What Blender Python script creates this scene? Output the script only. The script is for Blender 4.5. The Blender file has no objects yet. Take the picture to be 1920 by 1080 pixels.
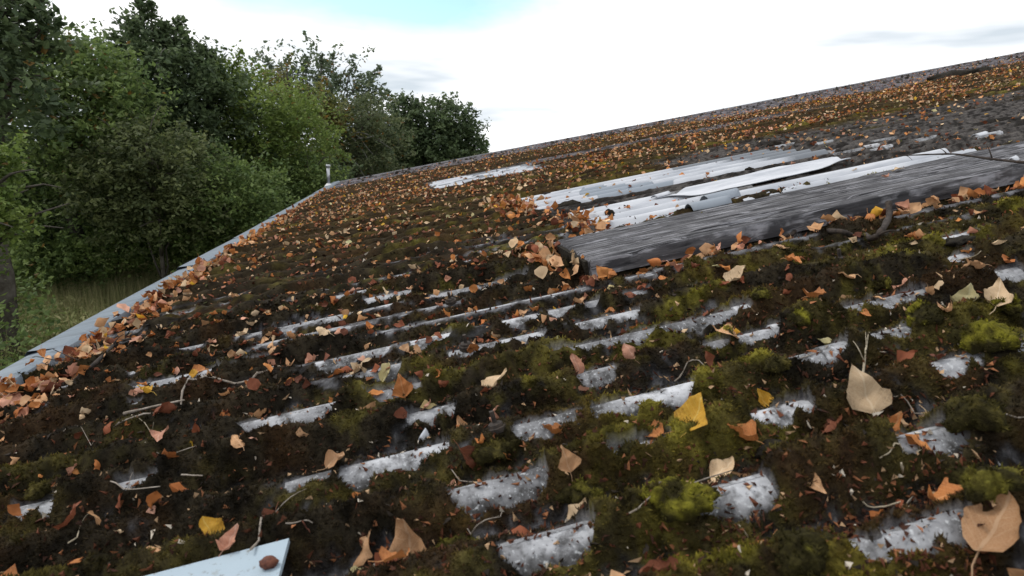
import bpy, math, random
import numpy as np
from mathutils import Matrix, Vector

random.seed(7)
rng = np.random.default_rng(11)
sc = bpy.context.scene
COL = sc.collection

# ------------------------------------------------------------------ camera
F_PX, PITCH, YAW, ROLL, SLOPE = 1184.0, math.radians(12.28), math.radians(10.63), math.radians(1.52), math.radians(11.81)
H_CAM = 0.495                     # camera above the roof plane
Z_ROOF = 3.0                      # world height of the roof plane under the camera
c_ = np.array([math.cos(SLOPE), 0, math.sin(SLOPE)])     # up the slope (u)
e_ = np.array([0, 1.0, 0])                                # along the eave (v)
n_ = np.array([-math.sin(SLOPE), 0, math.cos(SLOPE)])    # off the roof (w)
ORI = np.array([0, 0, Z_ROOF])
CAM = ORI + n_ * H_CAM
fw = np.array([math.sin(YAW) * math.cos(PITCH), math.cos(YAW) * math.cos(PITCH), -math.sin(PITCH)])
r0 = np.array([math.cos(YAW), -math.sin(YAW), 0])
u0 = np.cross(r0, fw)
rt = r0 * math.cos(ROLL) + u0 * math.sin(ROLL)
up = -r0 * math.sin(ROLL) + u0 * math.cos(ROLL)
cam_d = bpy.data.cameras.new("camera")
cam = bpy.data.objects.new("camera", cam_d)
COL.objects.link(cam)
M = Matrix(((rt[0], up[0], -fw[0], CAM[0]), (rt[1], up[1], -fw[1], CAM[1]), (rt[2], up[2], -fw[2], CAM[2]), (0, 0, 0, 1)))
cam.matrix_world = M
cam_d.sensor_width = 36.0
cam_d.lens = 36.0 * F_PX / 1920.0
cam_d.clip_start = 0.02
cam_d.clip_end = 2000
cam_d.dof.use_dof = True
cam_d.dof.focus_distance = 2.6
cam_d.dof.aperture_fstop = 9.0
sc.camera = cam

def pix_ray(x, y):
    """direction of a photograph pixel (1920 wide), forward component 1"""
    return fw + rt * ((x - 960) / F_PX) + up * ((540 - y) / F_PX)
def at(x, y, w=0.0):
    """where a photograph pixel meets the roof plane raised by w: (u, v)"""
    d = pix_ray(x, y)
    t = (w - H_CAM) / (d @ n_)
    return float(d @ c_ * t), float(d @ e_ * t)
def far(x, y, dist):
    """world point seen at a pixel at horizontal distance dist"""
    d = pix_ray(x, y)
    return CAM + d * (dist / math.hypot(d[0], d[1]))

# ------------------------------------------------------------------ world, sun, exposure
SUN_EL, SUN_AZ = math.radians(52), math.radians(-62)      # azimuth from +Y towards +X
world = bpy.data.worlds.new("World")
sc.world = world
world.use_nodes = True
wt = world.node_tree
wt.nodes.clear()
def wn(t, **k):
    n = wt.nodes.new(t)
    for a, b in k.items():
        setattr(n, a, b)
    return n
w_out = wn('ShaderNodeOutputWorld')
w_bg = wn('ShaderNodeBackground')
w_bg.inputs['Strength'].default_value = 0.1
w_sky = wn('ShaderNodeTexSky')
w_sky.sky_type = 'NISHITA'
w_sky.sun_disc = False
w_sky.sun_elevation = SUN_EL
w_sky.sun_rotation = SUN_AZ
w_tc = wn('ShaderNodeTexCoord')
w_map = wn('ShaderNodeMapping')
w_map.inputs['Scale'].default_value = (1.3, 1.3, 3.2)
w_noise = wn('ShaderNodeTexNoise')
w_noise.inputs['Scale'].default_value = 1.7
w_noise.inputs['Detail'].default_value = 6
w_noise.inputs['Roughness'].default_value = 0.55
wt.links.new(w_tc.outputs['Generated'], w_map.inputs['Vector'])
wt.links.new(w_map.outputs['Vector'], w_noise.inputs['Vector'])
# a long gap of blue low above the wood
g = pix_ray(700, -8); g = g / np.linalg.norm(g)
w_sub = wn('ShaderNodeVectorMath', operation='SUBTRACT')
w_sub.inputs[1].default_value = tuple(g)
wt.links.new(w_tc.outputs['Generated'], w_sub.inputs[0])
def w_dot(vec, s):
    n = wn('ShaderNodeVectorMath', operation='DOT_PRODUCT')
    n.inputs[1].default_value = tuple(float(q) for q in np.array(vec) * s)
    wt.links.new(w_sub.outputs[0], n.inputs[0])
    return n.outputs['Value']
def w_math(op, a, b=None, clamp=False):
    n = wn('ShaderNodeMath', operation=op)
    n.use_clamp = clamp
    for i, q in enumerate((a, b)):
        if q is None: continue
        if isinstance(q, (int, float)): n.inputs[i].default_value = q
        else: wt.links.new(q, n.inputs[i])
    return n.outputs[0]
gx = w_dot(rt, 1 / 0.27)
gy = w_dot(up, 1 / 0.058)
gd = w_math('ADD', w_math('MULTIPLY', gx, gx), w_math('MULTIPLY', gy, gy))
nz = w_math('MULTIPLY', w_math('SUBTRACT', w_noise.outputs['Fac'], 0.5), 3.2)
gap = w_math('SUBTRACT', w_math('ADD', 1.25, nz), gd)
gap = w_math('MULTIPLY', w_math('MULTIPLY', gap, .9, clamp=True), .95)
# open sky here and there overhead
w_n2 = wn('ShaderNodeTexNoise')
w_n2.inputs['Scale'].default_value = 0.9
w_n2.inputs['Detail'].default_value = 5
wt.links.new(w_map.outputs['Vector'], w_n2.inputs['Vector'])
ov = w_math('MULTIPLY', w_math('SUBTRACT', w_n2.outputs['Fac'], 0.66), 6.0, clamp=True)
gapf = w_math('MAXIMUM', gap, ov)
w_cl = wn('ShaderNodeValToRGB')
w_cl.color_ramp.elements[0].position = 0.37
w_cl.color_ramp.elements[0].color = (0.52, 0.58, 0.635, 1)
w_cl.color_ramp.elements[1].position = 0.53
w_cl.color_ramp.elements[1].color = (1.0, 1.0, 1.01, 1)
w_n3 = wn('ShaderNodeTexNoise')
w_n3.inputs['Scale'].default_value = 2.6
w_n3.inputs['Detail'].default_value = 4
w_mp3 = wn('ShaderNodeMapping')
w_mp3.inputs['Scale'].default_value = (1.0, 1.0, 6.0)
w_mp3.inputs['Location'].default_value = (2.3, 0.4, 1.1)
wt.links.new(w_tc.outputs['Generated'], w_mp3.inputs['Vector'])
wt.links.new(w_mp3.outputs['Vector'], w_n3.inputs['Vector'])
wt.links.new(w_n3.outputs['Fac'], w_cl.inputs['Fac'])
w_scale = wn('ShaderNodeVectorMath', operation='SCALE')
w_scale.inputs['Scale'].default_value = 11.8
wt.links.new(w_cl.outputs['Color'], w_scale.inputs[0])
w_tint = wn('ShaderNodeMix', data_type='RGBA', blend_type='MULTIPLY')
w_tint.inputs[0].default_value = 1.0
w_tint.inputs[7].default_value = (1.75, 2.05, 1.55, 1)
wt.links.new(w_sky.outputs['Color'], w_tint.inputs[6])
w_mix = wn('ShaderNodeMix', data_type='RGBA')
wt.links.new(gapf, w_mix.inputs[0])
wt.links.new(w_scale.outputs[0], w_mix.inputs[6])
wt.links.new(w_tint.outputs[2], w_mix.inputs[7])
wt.links.new(w_mix.outputs[2], w_bg.inputs['Color'])
wt.links.new(w_bg.outputs[0], w_out.inputs['Surface'])

sun_d = bpy.data.lights.new("sun", 'SUN')
sun_d.energy = 1.5
sun_d.angle = math.radians(11)
sun_d.color = (1.0, 0.95, 0.88)
sun = bpy.data.objects.new("sun", sun_d)
COL.objects.link(sun)
sd = Vector((math.sin(SUN_AZ) * math.cos(SUN_EL), math.cos(SUN_AZ) * math.cos(SUN_EL), math.sin(SUN_EL)))
sun.rotation_euler = sd.to_track_quat('Z', 'Y').to_euler()
sun.location = (0, 0, 30)

sc.render.engine = 'CYCLES'
sc.view_settings.view_transform = 'Standard'
sc.view_settings.look = 'None'
sc.view_settings.gamma = 1
sc.view_settings.use_curve_mapping = False
sc.view_settings.exposure = 0.2
sc.cycles.use_denoising = True
sc.cycles.max_bounces = 5
sc.cycles.diffuse_bounces = 3
sc.cycles.transparent_max_bounces = 4

# ------------------------------------------------------------------ helpers
def link(o, parent=None):
    COL.objects.link(o)
    if parent is not None:
        o.parent = parent
    return o
def tag(o, label=None, cat=None, group=None, kind=None):
    if label: o['label'] = label
    if cat: o['category'] = cat
    if group: o['group'] = group
    if kind: o['kind'] = kind
    return o
def empty(name, mat=None):
    o = bpy.data.objects.new(name, None)
    o.empty_display_size = 0.1
    COL.objects.link(o)
    if mat is not None: o.matrix_world = mat
    return o
def mesh_np(name, V, Fq, material=None, smooth=True, col=None, uv=None):
    """V (n,3), Fq (m,3) or (m,4) int array, or list of such arrays"""
    me = bpy.data.meshes.new(name)
    Fs = Fq if isinstance(Fq, list) else [Fq]
    V = np.asarray(V, np.float32)
    me.vertices.add(len(V)); me.vertices.foreach_set('co', V.ravel())
    nl = sum(f.size for f in Fs); nf = sum(len(f) for f in Fs)
    me.loops.add(nl)
    me.loops.foreach_set('vertex_index', np.concatenate([np.asarray(f, np.int32).ravel() for f in Fs]))
    me.polygons.add(nf)
    tot = np.concatenate([np.full(len(f), f.shape[1], np.int32) for f in Fs])
    me.polygons.foreach_set('loop_start', np.concatenate([[0], np.cumsum(tot)[:-1]]).astype(np.int32))
    me.polygons.foreach_set('loop_total', tot)
    me.polygons.foreach_set('use_smooth', np.full(nf, smooth))
    if col is not None:
        a = me.color_attributes.new('Col', 'FLOAT_COLOR', 'POINT')
        c4 = np.ones((len(V), 4), np.float32); c4[:, :col.shape[1]] = col
        a.data.foreach_set('color', c4.ravel())
    if uv is not None:
        l = me.uv_layers.new(name='UVMap')
        li = np.concatenate([np.asarray(f, np.int32).ravel() for f in Fs])
        l.data.foreach_set('uv', np.asarray(uv, np.float32)[li].ravel())
    me.update(); me.validate()
    if material: me.materials.append(material)
    return me
def obj_np(name, V, Fq, material, parent=None, **k):
    return link(bpy.data.objects.new(name, mesh_np(name, V, Fq, material, **k)), parent)
class MB:
    def __init__(s): s.V = []; s.F3 = []; s.F4 = []; s.n = 0; s.C = []
    def add(s, V, F3=None, F4=None, col=None):
        V = np.asarray(V, float).reshape(-1, 3); s.V.append(V)
        if F3 is not None and len(F3): s.F3.append(np.asarray(F3, int) + s.n)
        if F4 is not None and len(F4): s.F4.append(np.asarray(F4, int) + s.n)
        if col is not None: s.C.append(np.broadcast_to(np.asarray(col, float), (len(V), 3)) if np.ndim(col) == 1 else np.asarray(col))
        s.n += len(V)
    def box(s, x0, x1, y0, y1, z0, z1, col=None):
        V = [(x, y, z) for z in (z0, z1) for y in (y0, y1) for x in (x0, x1)]
        s.add(V, F4=[(0, 2, 3, 1), (4, 5, 7, 6), (0, 1, 5, 4), (2, 6, 7, 3), (0, 4, 6, 2), (1, 3, 7, 5)], col=col)
    def tube(s, pts, rad, sides=6, col=None, cap=True):
        pts = np.asarray(pts, float); n = len(pts)
        rad = np.broadcast_to(np.asarray(rad, float), (n,))
        T = np.gradient(pts, axis=0); T /= np.linalg.norm(T, axis=1)[:, None] + 1e-9
        ref = np.array([0, 0, 1.0]) if abs(T[:, 2]).mean() < .8 else np.array([1.0, 0, 0])
        A = np.cross(T, ref); A /= np.linalg.norm(A, axis=1)[:, None] + 1e-9
        B = np.cross(T, A)
        ang = np.arange(sides) * 2 * np.pi / sides
        V = pts[:, None] + rad[:, None, None] * (A[:, None] * np.cos(ang)[None, :, None] + B[:, None] * np.sin(ang)[None, :, None])
        i = np.arange(n - 1)[:, None] * sides; j = np.arange(sides)[None]; k = (j + 1) % sides
        F = np.stack([i + j, i + k, i + sides + k, i + sides + j], -1).reshape(-1, 4)
        V = V.reshape(-1, 3); F3 = None
        if cap:
            V = np.vstack([V, pts[0], pts[-1]]); a = n * sides; b = a + 1; jj = np.arange(sides); kk = (jj + 1) % sides
            F3 = np.vstack([np.stack([np.full(sides, a), kk, jj], 1), np.stack([np.full(sides, b), (n - 1) * sides + jj, (n - 1) * sides + kk], 1)])
        s.add(V, F3=F3, F4=F, col=col)
    def build(s, name, mat, parent=None, smooth=False):
        return link(bpy.data.objects.new(name, s.mesh(name, mat, smooth)), parent)
    def mesh(s, name, mat, smooth=False):
        Fs = []
        if s.F3: Fs.append(np.vstack(s.F3))
        if s.F4: Fs.append(np.vstack(s.F4))
        return mesh_np(name, np.vstack(s.V), Fs, mat, smooth=smooth, col=np.vstack(s.C) if s.C else None)

def _hash(ix, iy, seed):
    h = (ix.astype(np.int64) * 374761393 + iy.astype(np.int64) * 668265263 + seed * 974634777) & 0xffffffff
    h = ((h ^ (h >> 13)) * 1274126177) & 0xffffffff
    h = h ^ (h >> 16)
    return (h & 0xffffff) / float(0xffffff)
def noise(x, y, seed=0):
    ix = np.floor(x); iy = np.floor(y); fx = x - ix; fy = y - iy
    fx = fx * fx * (3 - 2 * fx); fy = fy * fy * (3 - 2 * fy)
    a = _hash(ix, iy, seed); b = _hash(ix + 1, iy, seed); c = _hash(ix, iy + 1, seed); d = _hash(ix + 1, iy + 1, seed)
    return (a * (1 - fx) + b * fx) * (1 - fy) + (c * (1 - fx) + d * fx) * fy * 1.0
def fbm(x, y, seed=0, oct=4, rough=.5):
    s = 0; a = 1; t = 0
    for o in range(oct):
        s = s + a * noise(x * 2 ** o + 13.7 * o, y * 2 ** o - 7.1 * o, seed + o); t += a; a *= rough
    return s / t
def sstep(a, b, x):
    t = np.clip((x - a) / (b - a), 0, 1)
    return t * t * (3 - 2 * t)
RM = Matrix(((c_[0], e_[0], n_[0], ORI[0]), (c_[1], e_[1], n_[1], ORI[1]), (c_[2], e_[2], n_[2], ORI[2]), (0, 0, 0, 1)))
def W(u, v, w=0):
    return ORI + c_ * u + e_ * v + n_ * w

# ------------------------------------------------------------------ materials
MATS = {}
def nmat(name, build):
    if name in MATS: return MATS[name]
    m = bpy.data.materials.new(name); m.use_nodes = True
    nt = m.node_tree; nt.nodes.clear()
    out = nt.nodes.new('ShaderNodeOutputMaterial'); b = nt.nodes.new('ShaderNodeBsdfPrincipled')
    nt.links.new(b.outputs[0], out.inputs['Surface'])
    build(NT(nt, b, out)); MATS[name] = m
    return m
class NT:
    def __init__(s, nt, b, out): s.nt = nt; s.b = b; s.out = out
    def n(s, t, **k):
        q = s.nt.nodes.new(t)
        for a, v in k.items(): setattr(q, a, v)
        return q
    def l(s, a, b): s.nt.links.new(a, b)
    def coord(s, scale=(1, 1, 1), kind='Object', loc=(0, 0, 0)):
        t = s.n('ShaderNodeTexCoord'); m = s.n('ShaderNodeMapping'); m.inputs['Scale'].default_value = scale; m.inputs['Location'].default_value = loc
        s.l(t.outputs[kind], m.inputs['Vector']); return m.outputs[0]
    def noise(s, vec, scale, detail=4, rough=.55):
        q = s.n('ShaderNodeTexNoise'); q.inputs['Scale'].default_value = scale; q.inputs['Detail'].default_value = detail; q.inputs['Roughness'].default_value = rough
        if vec is not None: s.l(vec, q.inputs['Vector'])
        return q.outputs['Fac']
    def ramp(s, fac, stops):
        q = s.n('ShaderNodeValToRGB'); e = q.color_ramp.elements
        while len(e) < len(stops): e.new(.5)
        for i, (p, c) in enumerate(stops):
            e[i].position = p; e[i].color = (c, c, c, 1) if isinstance(c, (int, float)) else (*c, 1)
        s.l(fac, q.inputs['Fac']); return q.outputs['Color']
    def mix(s, fac, a, b, mode='MIX'):
        q = s.n('ShaderNodeMix', data_type='RGBA', blend_type=mode)
        for i, x in ((0, fac), (6, a), (7, b)):
            if isinstance(x, (int, float)): q.inputs[i].default_value = x if i == 0 else (x, x, x, 1)
            elif isinstance(x, tuple): q.inputs[i].default_value = (*x, 1)
            else: s.l(x, q.inputs[i])
        return q.outputs[2]
    def math(s, op, a, b=0.0, clamp=False):
        q = s.n('ShaderNodeMath', operation=op); q.use_clamp = clamp
        for i, x in enumerate((a, b)):
            if isinstance(x, (int, float)): q.inputs[i].default_value = x
            else: s.l(x, q.inputs[i])
        return q.outputs[0]
    def attr(s, name='Col'):
        q = s.n('ShaderNodeAttribute'); q.attribute_name = name; return q
    def bump(s, h, strength=.5, dist=.01):
        q = s.n('ShaderNodeBump'); q.inputs['Strength'].default_value = strength; q.inputs['Distance'].default_value = dist
        s.l(h, q.inputs['Height']); s.l(q.outputs[0], s.b.inputs['Normal'])
    def base(s, c, rough=.85, spec=.3):
        if isinstance(c, tuple): s.b.inputs['Base Color'].default_value = (*c, 1)
        else: s.l(c, s.b.inputs['Base Color'])
        if isinstance(rough, (int, float)): s.b.inputs['Roughness'].default_value = rough
        else: s.l(rough, s.b.inputs['Roughness'])
        s.b.inputs['Specular IOR Level'].default_value = spec

def m_cement(t):
    v = t.coord(kind='Object'); ve = t.coord((1, 2.2, 1))
    big = t.noise(ve, 5, 5, .6); mid = t.noise(v, 26, 6, .65); fine = t.noise(v, 170, 4, .7)
    c = t.ramp(big, [(.32, (.085, .085, .09)), (.50, (.27, .275, .29)), (.66, (.52, .53, .56))])
    c = t.mix(t.ramp(mid, [(.36, .85), (.52, 0)]), c, (.045, .043, .042))
    sz = t.n('ShaderNodeSeparateXYZ'); t.l(v, sz.inputs[0])
    hgt = t.math('ADD', t.math('MULTIPLY', sz.outputs[2], 26.0), t.math('MULTIPLY', t.math('SUBTRACT', mid, .5), 1.1))
    c = t.mix(t.ramp(hgt, [(.12, .95), (.66, 0)]), c, (.034, .032, .031))
    c = t.mix(t.ramp(fine, [(.58, 0), (.66, .8)]), c, (.50, .52, .54))
    c = t.mix(t.ramp(fine, [(.33, .7), (.40, 0)]), c, (.03, .028, .027))
    t.base(c, .9, .2); t.bump(t.math('ADD', mid, fine), .35, .002)
def m_sheetclean(t):
    v = t.coord(); a = t.attr('Col').outputs['Color']
    mid = t.noise(t.coord((.5, 3, 1)), 5, 5, .6); fine = t.noise(v, 190, 3, .7)
    clean = t.mix(t.ramp(mid, [(.3, 0), (.7, 1)]), (.27, .29, .33), (.56, .575, .61))
    clean = t.mix(t.ramp(fine, [(.63, 0), (.72, .5)]), clean, (.40, .39, .36))
    dirt = t.mix(t.noise(v, 40, 5, .7), (.030, .027, .025), (.095, .088, .082))
    sep = t.n('ShaderNodeSeparateColor'); t.l(a, sep.inputs[0])
    g2 = t.mix(sep.outputs[1], dirt, (.22, .25, .29))
    f = t.math('ADD', sep.outputs[0], t.math('MULTIPLY', t.math('SUBTRACT', t.noise(v, 60, 4, .7), .5), .45), True)
    f = t.ramp(f, [(.22, 0), (.62, 1.0)])
    t.base(t.mix(f, clean, g2), .55, .4); t.bump(fine, .1, .001)
def m_moss(t):
    v = t.coord(kind='Object'); a = t.attr('Col').outputs['Color']
    f1 = t.noise(v, 140, 4, .75); f2 = t.noise(v, 420, 3, .8)
    f0 = t.noise(v, 42, 5, .75)
    c0 = t.mix(t.ramp(f0, [(.34, .9), (.54, 0)]), a, t.mix(1.0, a, (.36, .33, .36), 'MULTIPLY'))
    c0 = t.mix(t.ramp(f0, [(.60, 0), (.72, .5)]), c0, t.mix(1.0, a, (2.2, 1.8, 1.5), 'MULTIPLY'))
    c = t.mix(t.ramp(f1, [(.30, .85), (.55, 0)]), c0, t.mix(1.0, a, (.38, .35, .38), 'MULTIPLY'))
    c = t.mix(t.ramp(f2, [(.58, 0), (.75, .55)]), c, t.mix(1.0, a, (1.8, 1.65, 1.5), 'MULTIPLY'))
    t.base(c, .95, .1); t.bump(t.math('ADD', f1, f2), .9, .004)
def m_vcol(rough=.9, spec=.1, trans=0.0):
    def f(t):
        a = t.attr('Col').outputs['Color']; t.base(a, rough, spec)
        if trans:
            tr = t.n('ShaderNodeBsdfTranslucent'); mx = t.n('ShaderNodeMixShader'); mx.inputs[0].default_value = trans
            t.l(a, tr.inputs['Color']); t.l(t.b.outputs[0], mx.inputs[1]); t.l(tr.outputs[0], mx.inputs[2]); t.l(mx.outputs[0], t.out.inputs['Surface'])
    return f
def m_leaf(col, col2, vein):
    def f(t):
        uv = t.n('ShaderNodeUVMap'); uv.uv_map = 'UVMap'
        sep = t.n('ShaderNodeSeparateXYZ'); t.l(uv.outputs[0], sep.inputs[0])
        ax = t.math('ABSOLUTE', t.math('SUBTRACT', sep.outputs[0], .5))
        mid = t.math('LESS_THAN', ax, .018)
        side = t.math('SUBTRACT', t.math('MULTIPLY', sep.outputs[1], 7.0), t.math('MULTIPLY', ax, 6.5))
        side = t.math('LESS_THAN', t.math('FRACT', side), .10)
        vn = t.math('MAXIMUM', mid, t.math('MULTIPLY', side, .5))
        oi = t.n('ShaderNodeObjectInfo')
        vv = t.coord(kind='Object')
        blot = t.noise(vv, 55, 5, .7)
        c = t.mix(t.ramp(blot, [(.35, 0), (.62, 1.0)]), col, col2)
        rim = t.math('ADD', t.math('MULTIPLY', ax, 1.7), t.math('MULTIPLY', t.math('SUBTRACT', t.noise(vv, 18, 4, .6), .5), 1.3))
        c = t.mix(t.ramp(rim, [(.48, 0), (.85, .75)]), c, tuple(q * .45 for q in col2))
        c = t.mix(t.ramp(t.noise(vv, 240, 3, .7), [(.62, 0), (.72, .55)]), c, (.10, .045, .02))
        c = t.mix(t.math('MULTIPLY', vn, .55), c, vein)
        hs = t.n('ShaderNodeHueSaturation'); t.l(c, hs.inputs['Color'])
        t.l(t.math('ADD', t.math('MULTIPLY', oi.outputs['Random'], .5), .72), hs.inputs['Value'])
        t.base(hs.outputs[0], .6, .25)
        tr = t.n('ShaderNodeBsdfTranslucent'); mx = t.n('ShaderNodeMixShader'); mx.inputs[0].default_value = .18
        t.l(hs.outputs[0], tr.inputs['Color']); t.l(t.b.outputs[0], mx.inputs[1]); t.l(tr.outputs[0], mx.inputs[2]); t.l(mx.outputs[0], t.out.inputs['Surface'])
        t.bump(t.math('ADD', blot, t.math('MULTIPLY', vn, .4)), .35, .003)
    return f
LEAFC = {
    'tan': ((.60, .36, .20), (.46, .24, .11), (.70, .48, .30)),
    'orange': ((.52, .22, .07), (.38, .13, .04), (.62, .34, .16)),
    'cream': ((.66, .50, .33), (.55, .38, .22), (.74, .60, .42)),
    'rust': ((.24, .075, .035), (.12, .04, .022), (.32, .13, .07)),
    'yellow': ((.74, .46, .05), (.60, .30, .04), (.80, .60, .18)),
    'green': ((.44, .42, .22), (.50, .40, .20), (.60, .56, .34)),
    'pink': ((.62, .34, .24), (.46, .20, .12), (.70, .46, .36)),
}
for k, cc in LEAFC.items():
    nmat('leaf_' + k, m_leaf(*cc))
def m_wood(t):
    v = t.coord((.9, 34, 8)); v2 = t.coord((2.2, 120, 20)); v3 = t.coord()
    a = t.noise(v, 2.2, 6, .65); b = t.noise(v2, 1.6, 5, .7); c3 = t.noise(v3, 9, 4, .6)
    c = t.ramp(a, [(.32, (.012, .012, .014)), (.50, (.052, .051, .056)), (.68, (.15, .148, .155))])
    pale = t.math('MULTIPLY', t.ramp(b, [(.50, 0), (.58, 1)]), t.ramp(c3, [(.38, 0), (.55, 1)]))
    c = t.mix(t.math('MULTIPLY', pale, .65), c, (.36, .36, .39))
    c = t.mix(t.ramp(b, [(.34, .8), (.42, 0)]), c, (.008, .008, .010))
    t.base(c, .85, .25); t.bump(t.math('ADD', a, b), .8, .004)
def m_metal(t):
    v = t.coord(); v2 = t.coord((1, 9, 1))
    a = t.noise(v, 7, 5, .6); b = t.noise(v, 120, 4, .75); s_ = t.noise(v2, 4, 4, .6)
    c = t.mix(a, (.13, .165, .20), (.21, .25, .295))
    c = t.mix(t.ramp(s_, [(.50, 0), (.66, .6)]), c, (.075, .088, .10))
    c = t.mix(t.ramp(b, [(.64, 0), (.70, .8)]), c, (.07, .06, .05))
    t.base(c, .5, .4); t.b.inputs['Metallic'].default_value = .25; t.bump(a, .12, .003)
def m_plate(t):
    v = t.coord(); a = t.noise(v, 9, 5, .6); b = t.noise(v, 90, 5, .7); b2 = t.noise(v, 24, 5, .7)
    c = t.mix(a, (.26, .33, .39), (.34, .42, .48))
    c = t.mix(t.ramp(b, [(.60, 0), (.66, .7)]), c, (.13, .12, .10))
    c = t.mix(t.ramp(b2, [(.62, 0), (.70, .6)]), c, (.20, .20, .17))
    t.base(c, .55, .35)
def m_simple(c1, c2, scale=30, rough=.85, spec=.2, bump=.4, dist=.003):
    def f(t):
        v = t.coord(); a = t.noise(v, scale, 5, .65); t.base(t.mix(t.ramp(a, [(.35, 0), (.65, 1)]), c1, c2), rough, spec)
        if bump: t.bump(a, bump, dist)
    return f
cement = nmat('weathered_cement', m_cement)
sheetclean = nmat('rooflight_plastic', m_sheetclean)
moss_m = nmat('moss', m_moss)
tuft_m = nmat('moss_shoots', m_vcol(.9, .1, .25))
litter_m = nmat('leaf_litter', m_vcol(.7, .2, .15))
bits_m = nmat('debris_bits', m_vcol(.85, .15))
wood_m = nmat('weathered_board', m_wood)
metal_m = nmat('zinc_flashing', m_metal)
plate_m = nmat('painted_plate', m_plate)
twig_dark = nmat('twig_dark', m_simple((.016, .013, .012), (.055, .042, .034), 60))
twig_grey = nmat('twig_grey', m_simple((.16, .13, .10), (.34, .30, .26), 60))
twig_pale = nmat('twig_pale', m_simple((.24, .20, .14), (.46, .40, .30), 60))
black_m = nmat('dark_clod', m_simple((.010, .009, .008), (.035, .030, .022), 90, .95, .1, 1.0, .006))
white_m = nmat('white_paint', m_simple((.62, .62, .62), (.80, .80, .80), 20, .5))
steel_m = nmat('steel', lambda t: (t.base(t.mix(t.noise(t.coord((1, 1, .1)), 40), (.30, .31, .33), (.52, .53, .55)), .35, .5), setattr(t.b.inputs['Metallic'], 'default_value', .8)))
bolt_m = nmat('rusty_bolt', m_simple((.018, .016, .015), (.06, .045, .035), 80, .8, .3))
bark_m = nmat('bark', m_simple((.045, .038, .030), (.11, .10, .085), 8, .9, .1, .6, .02))
palebark_m = nmat('pale_bark', m_simple((.16, .16, .14), (.30, .29, .26), 8, .9, .1, .6, .02))
foliage_m = nmat('foliage', m_vcol(.6, .3, .42))
brick_m = nmat('render_wall', m_simple((.20, .19, .17), (.30, .28, .25), 6, .9, .1, .3, .01))
verge_m = nmat('verge_cement', m_simple((.05, .048, .052), (.17, .165, .18), 14, .9, .2, .5, .004))
soil_m = nmat('meadow_soil', m_simple((.028, .036, .014), (.075, .075, .030), 1.3, .95, .05, .5, .05))

# ------------------------------------------------------------------ roof profile and cover
PIT, AMP, PH = 0.146, 0.029, 0.060
EAVE_U, FAR_V, TOP_U, NEAR_V = -1.21, 13.1, 17.0, -0.30
def prof(v): return AMP * np.cos(2 * np.pi * (v - PH) / PIT)
def crest(v): return PH + round((v - PH) / PIT) * PIT

# exposed crests read off the photograph: (x0,y0,x1,y1,half width, strength)
EXPOSED = [(650,912,832,870,.030,1),(850,960,1015,908,.034,1),(985,832,1082,800,.028,1),(1140,800,1322,742,.034,1),(955,1058,1112,1028,.032,1),
 (1112,632,1368,574,.026,1),(855,662,1012,624,.024,1),(252,748,385,716,.030,1),(1590,600,1768,566,.030,1),(1395,650,1468,632,.026,.9),
 (1345,668,1388,658,.022,.8),(780,806,852,792,.030,1),(470,800,628,760,.030,.9),(600,695,728,668,.026,.8),(780,648,842,638,.022,.8),
 (1636,650,1694,632,.030,.9),(1520,695,1600,668,.034,.9),(1765,702,1835,688,.032,.8),(1440,806,1535,780,.030,.8),(1655,832,1785,816,.032,1),
 (1320,960,1450,925,.036,.7),(1885,660,1925,650,.03,1),(1680,1050,1760,1035,.036,.7),(1765,1005,1835,990,.034,.8),(640,556,690,550,.024,1),
 (690,560,735,553,.024,1),(727,566,784,553,.026,1),(600,608,660,598,.022,.9),(945,608,1012,596,.022,.9),(1070,606,1178,584,.022,.9),
 (830,560,985,528,.022,.8),(1035,590,1075,578,.022,1),(1090,582,1118,572,.02,.8),(1730,486,1770,474,.028,1),(1800,462,1860,448,.026,.9),
 (1870,526,1922,516,.028,.9),(1175,555,1215,548,.02,1),(1020,655,1100,640,.022,.7),(640,716,750,690,.024,.7),(560,880,622,865,.024,.5),
 (1290,478,1345,468,.02,.8),(1110,735,1180,715,.03,.7),(1140,890,1290,862,.022,.5),(0,1010,70,990,.03,.4),(300,600,380,580,.02,.6),(200,960,260,945,.02,.5),
 (965,635,1010,628,.02,.8),(1650,1078,1740,1060,.03,.6),(700,730,790,712,.024,.8),(420,690,520,672,.02,.6),(240,778,330,752,.018,.6)]
BARS = [(1460,277,1492,270),(1527,272,1568,266),(1582,283,1632,272),(1645,268,1690,258),(1570,291,1616,277),(1525,289,1560,283),(1650,283,1685,274),(1735,265,1765,258),(1822,259,1855,250)]
EXPOSED = [(a, b, c, d, e * .92, f) for a, b, c, d, e, f in EXPOSED] + [(a, b, c, d, .024, 1) for a, b, c, d in BARS]
EXP = []
for x0, y0, x1, y1, hw, st in EXPOSED:
    ua, va = at(x0, y0, .02); ub, vb = at(x1, y1, .02)
    EXP.append(((ua + ub) / 2, crest((va + vb) / 2), abs(ub - ua) / 2 + .014, hw, st))

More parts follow.
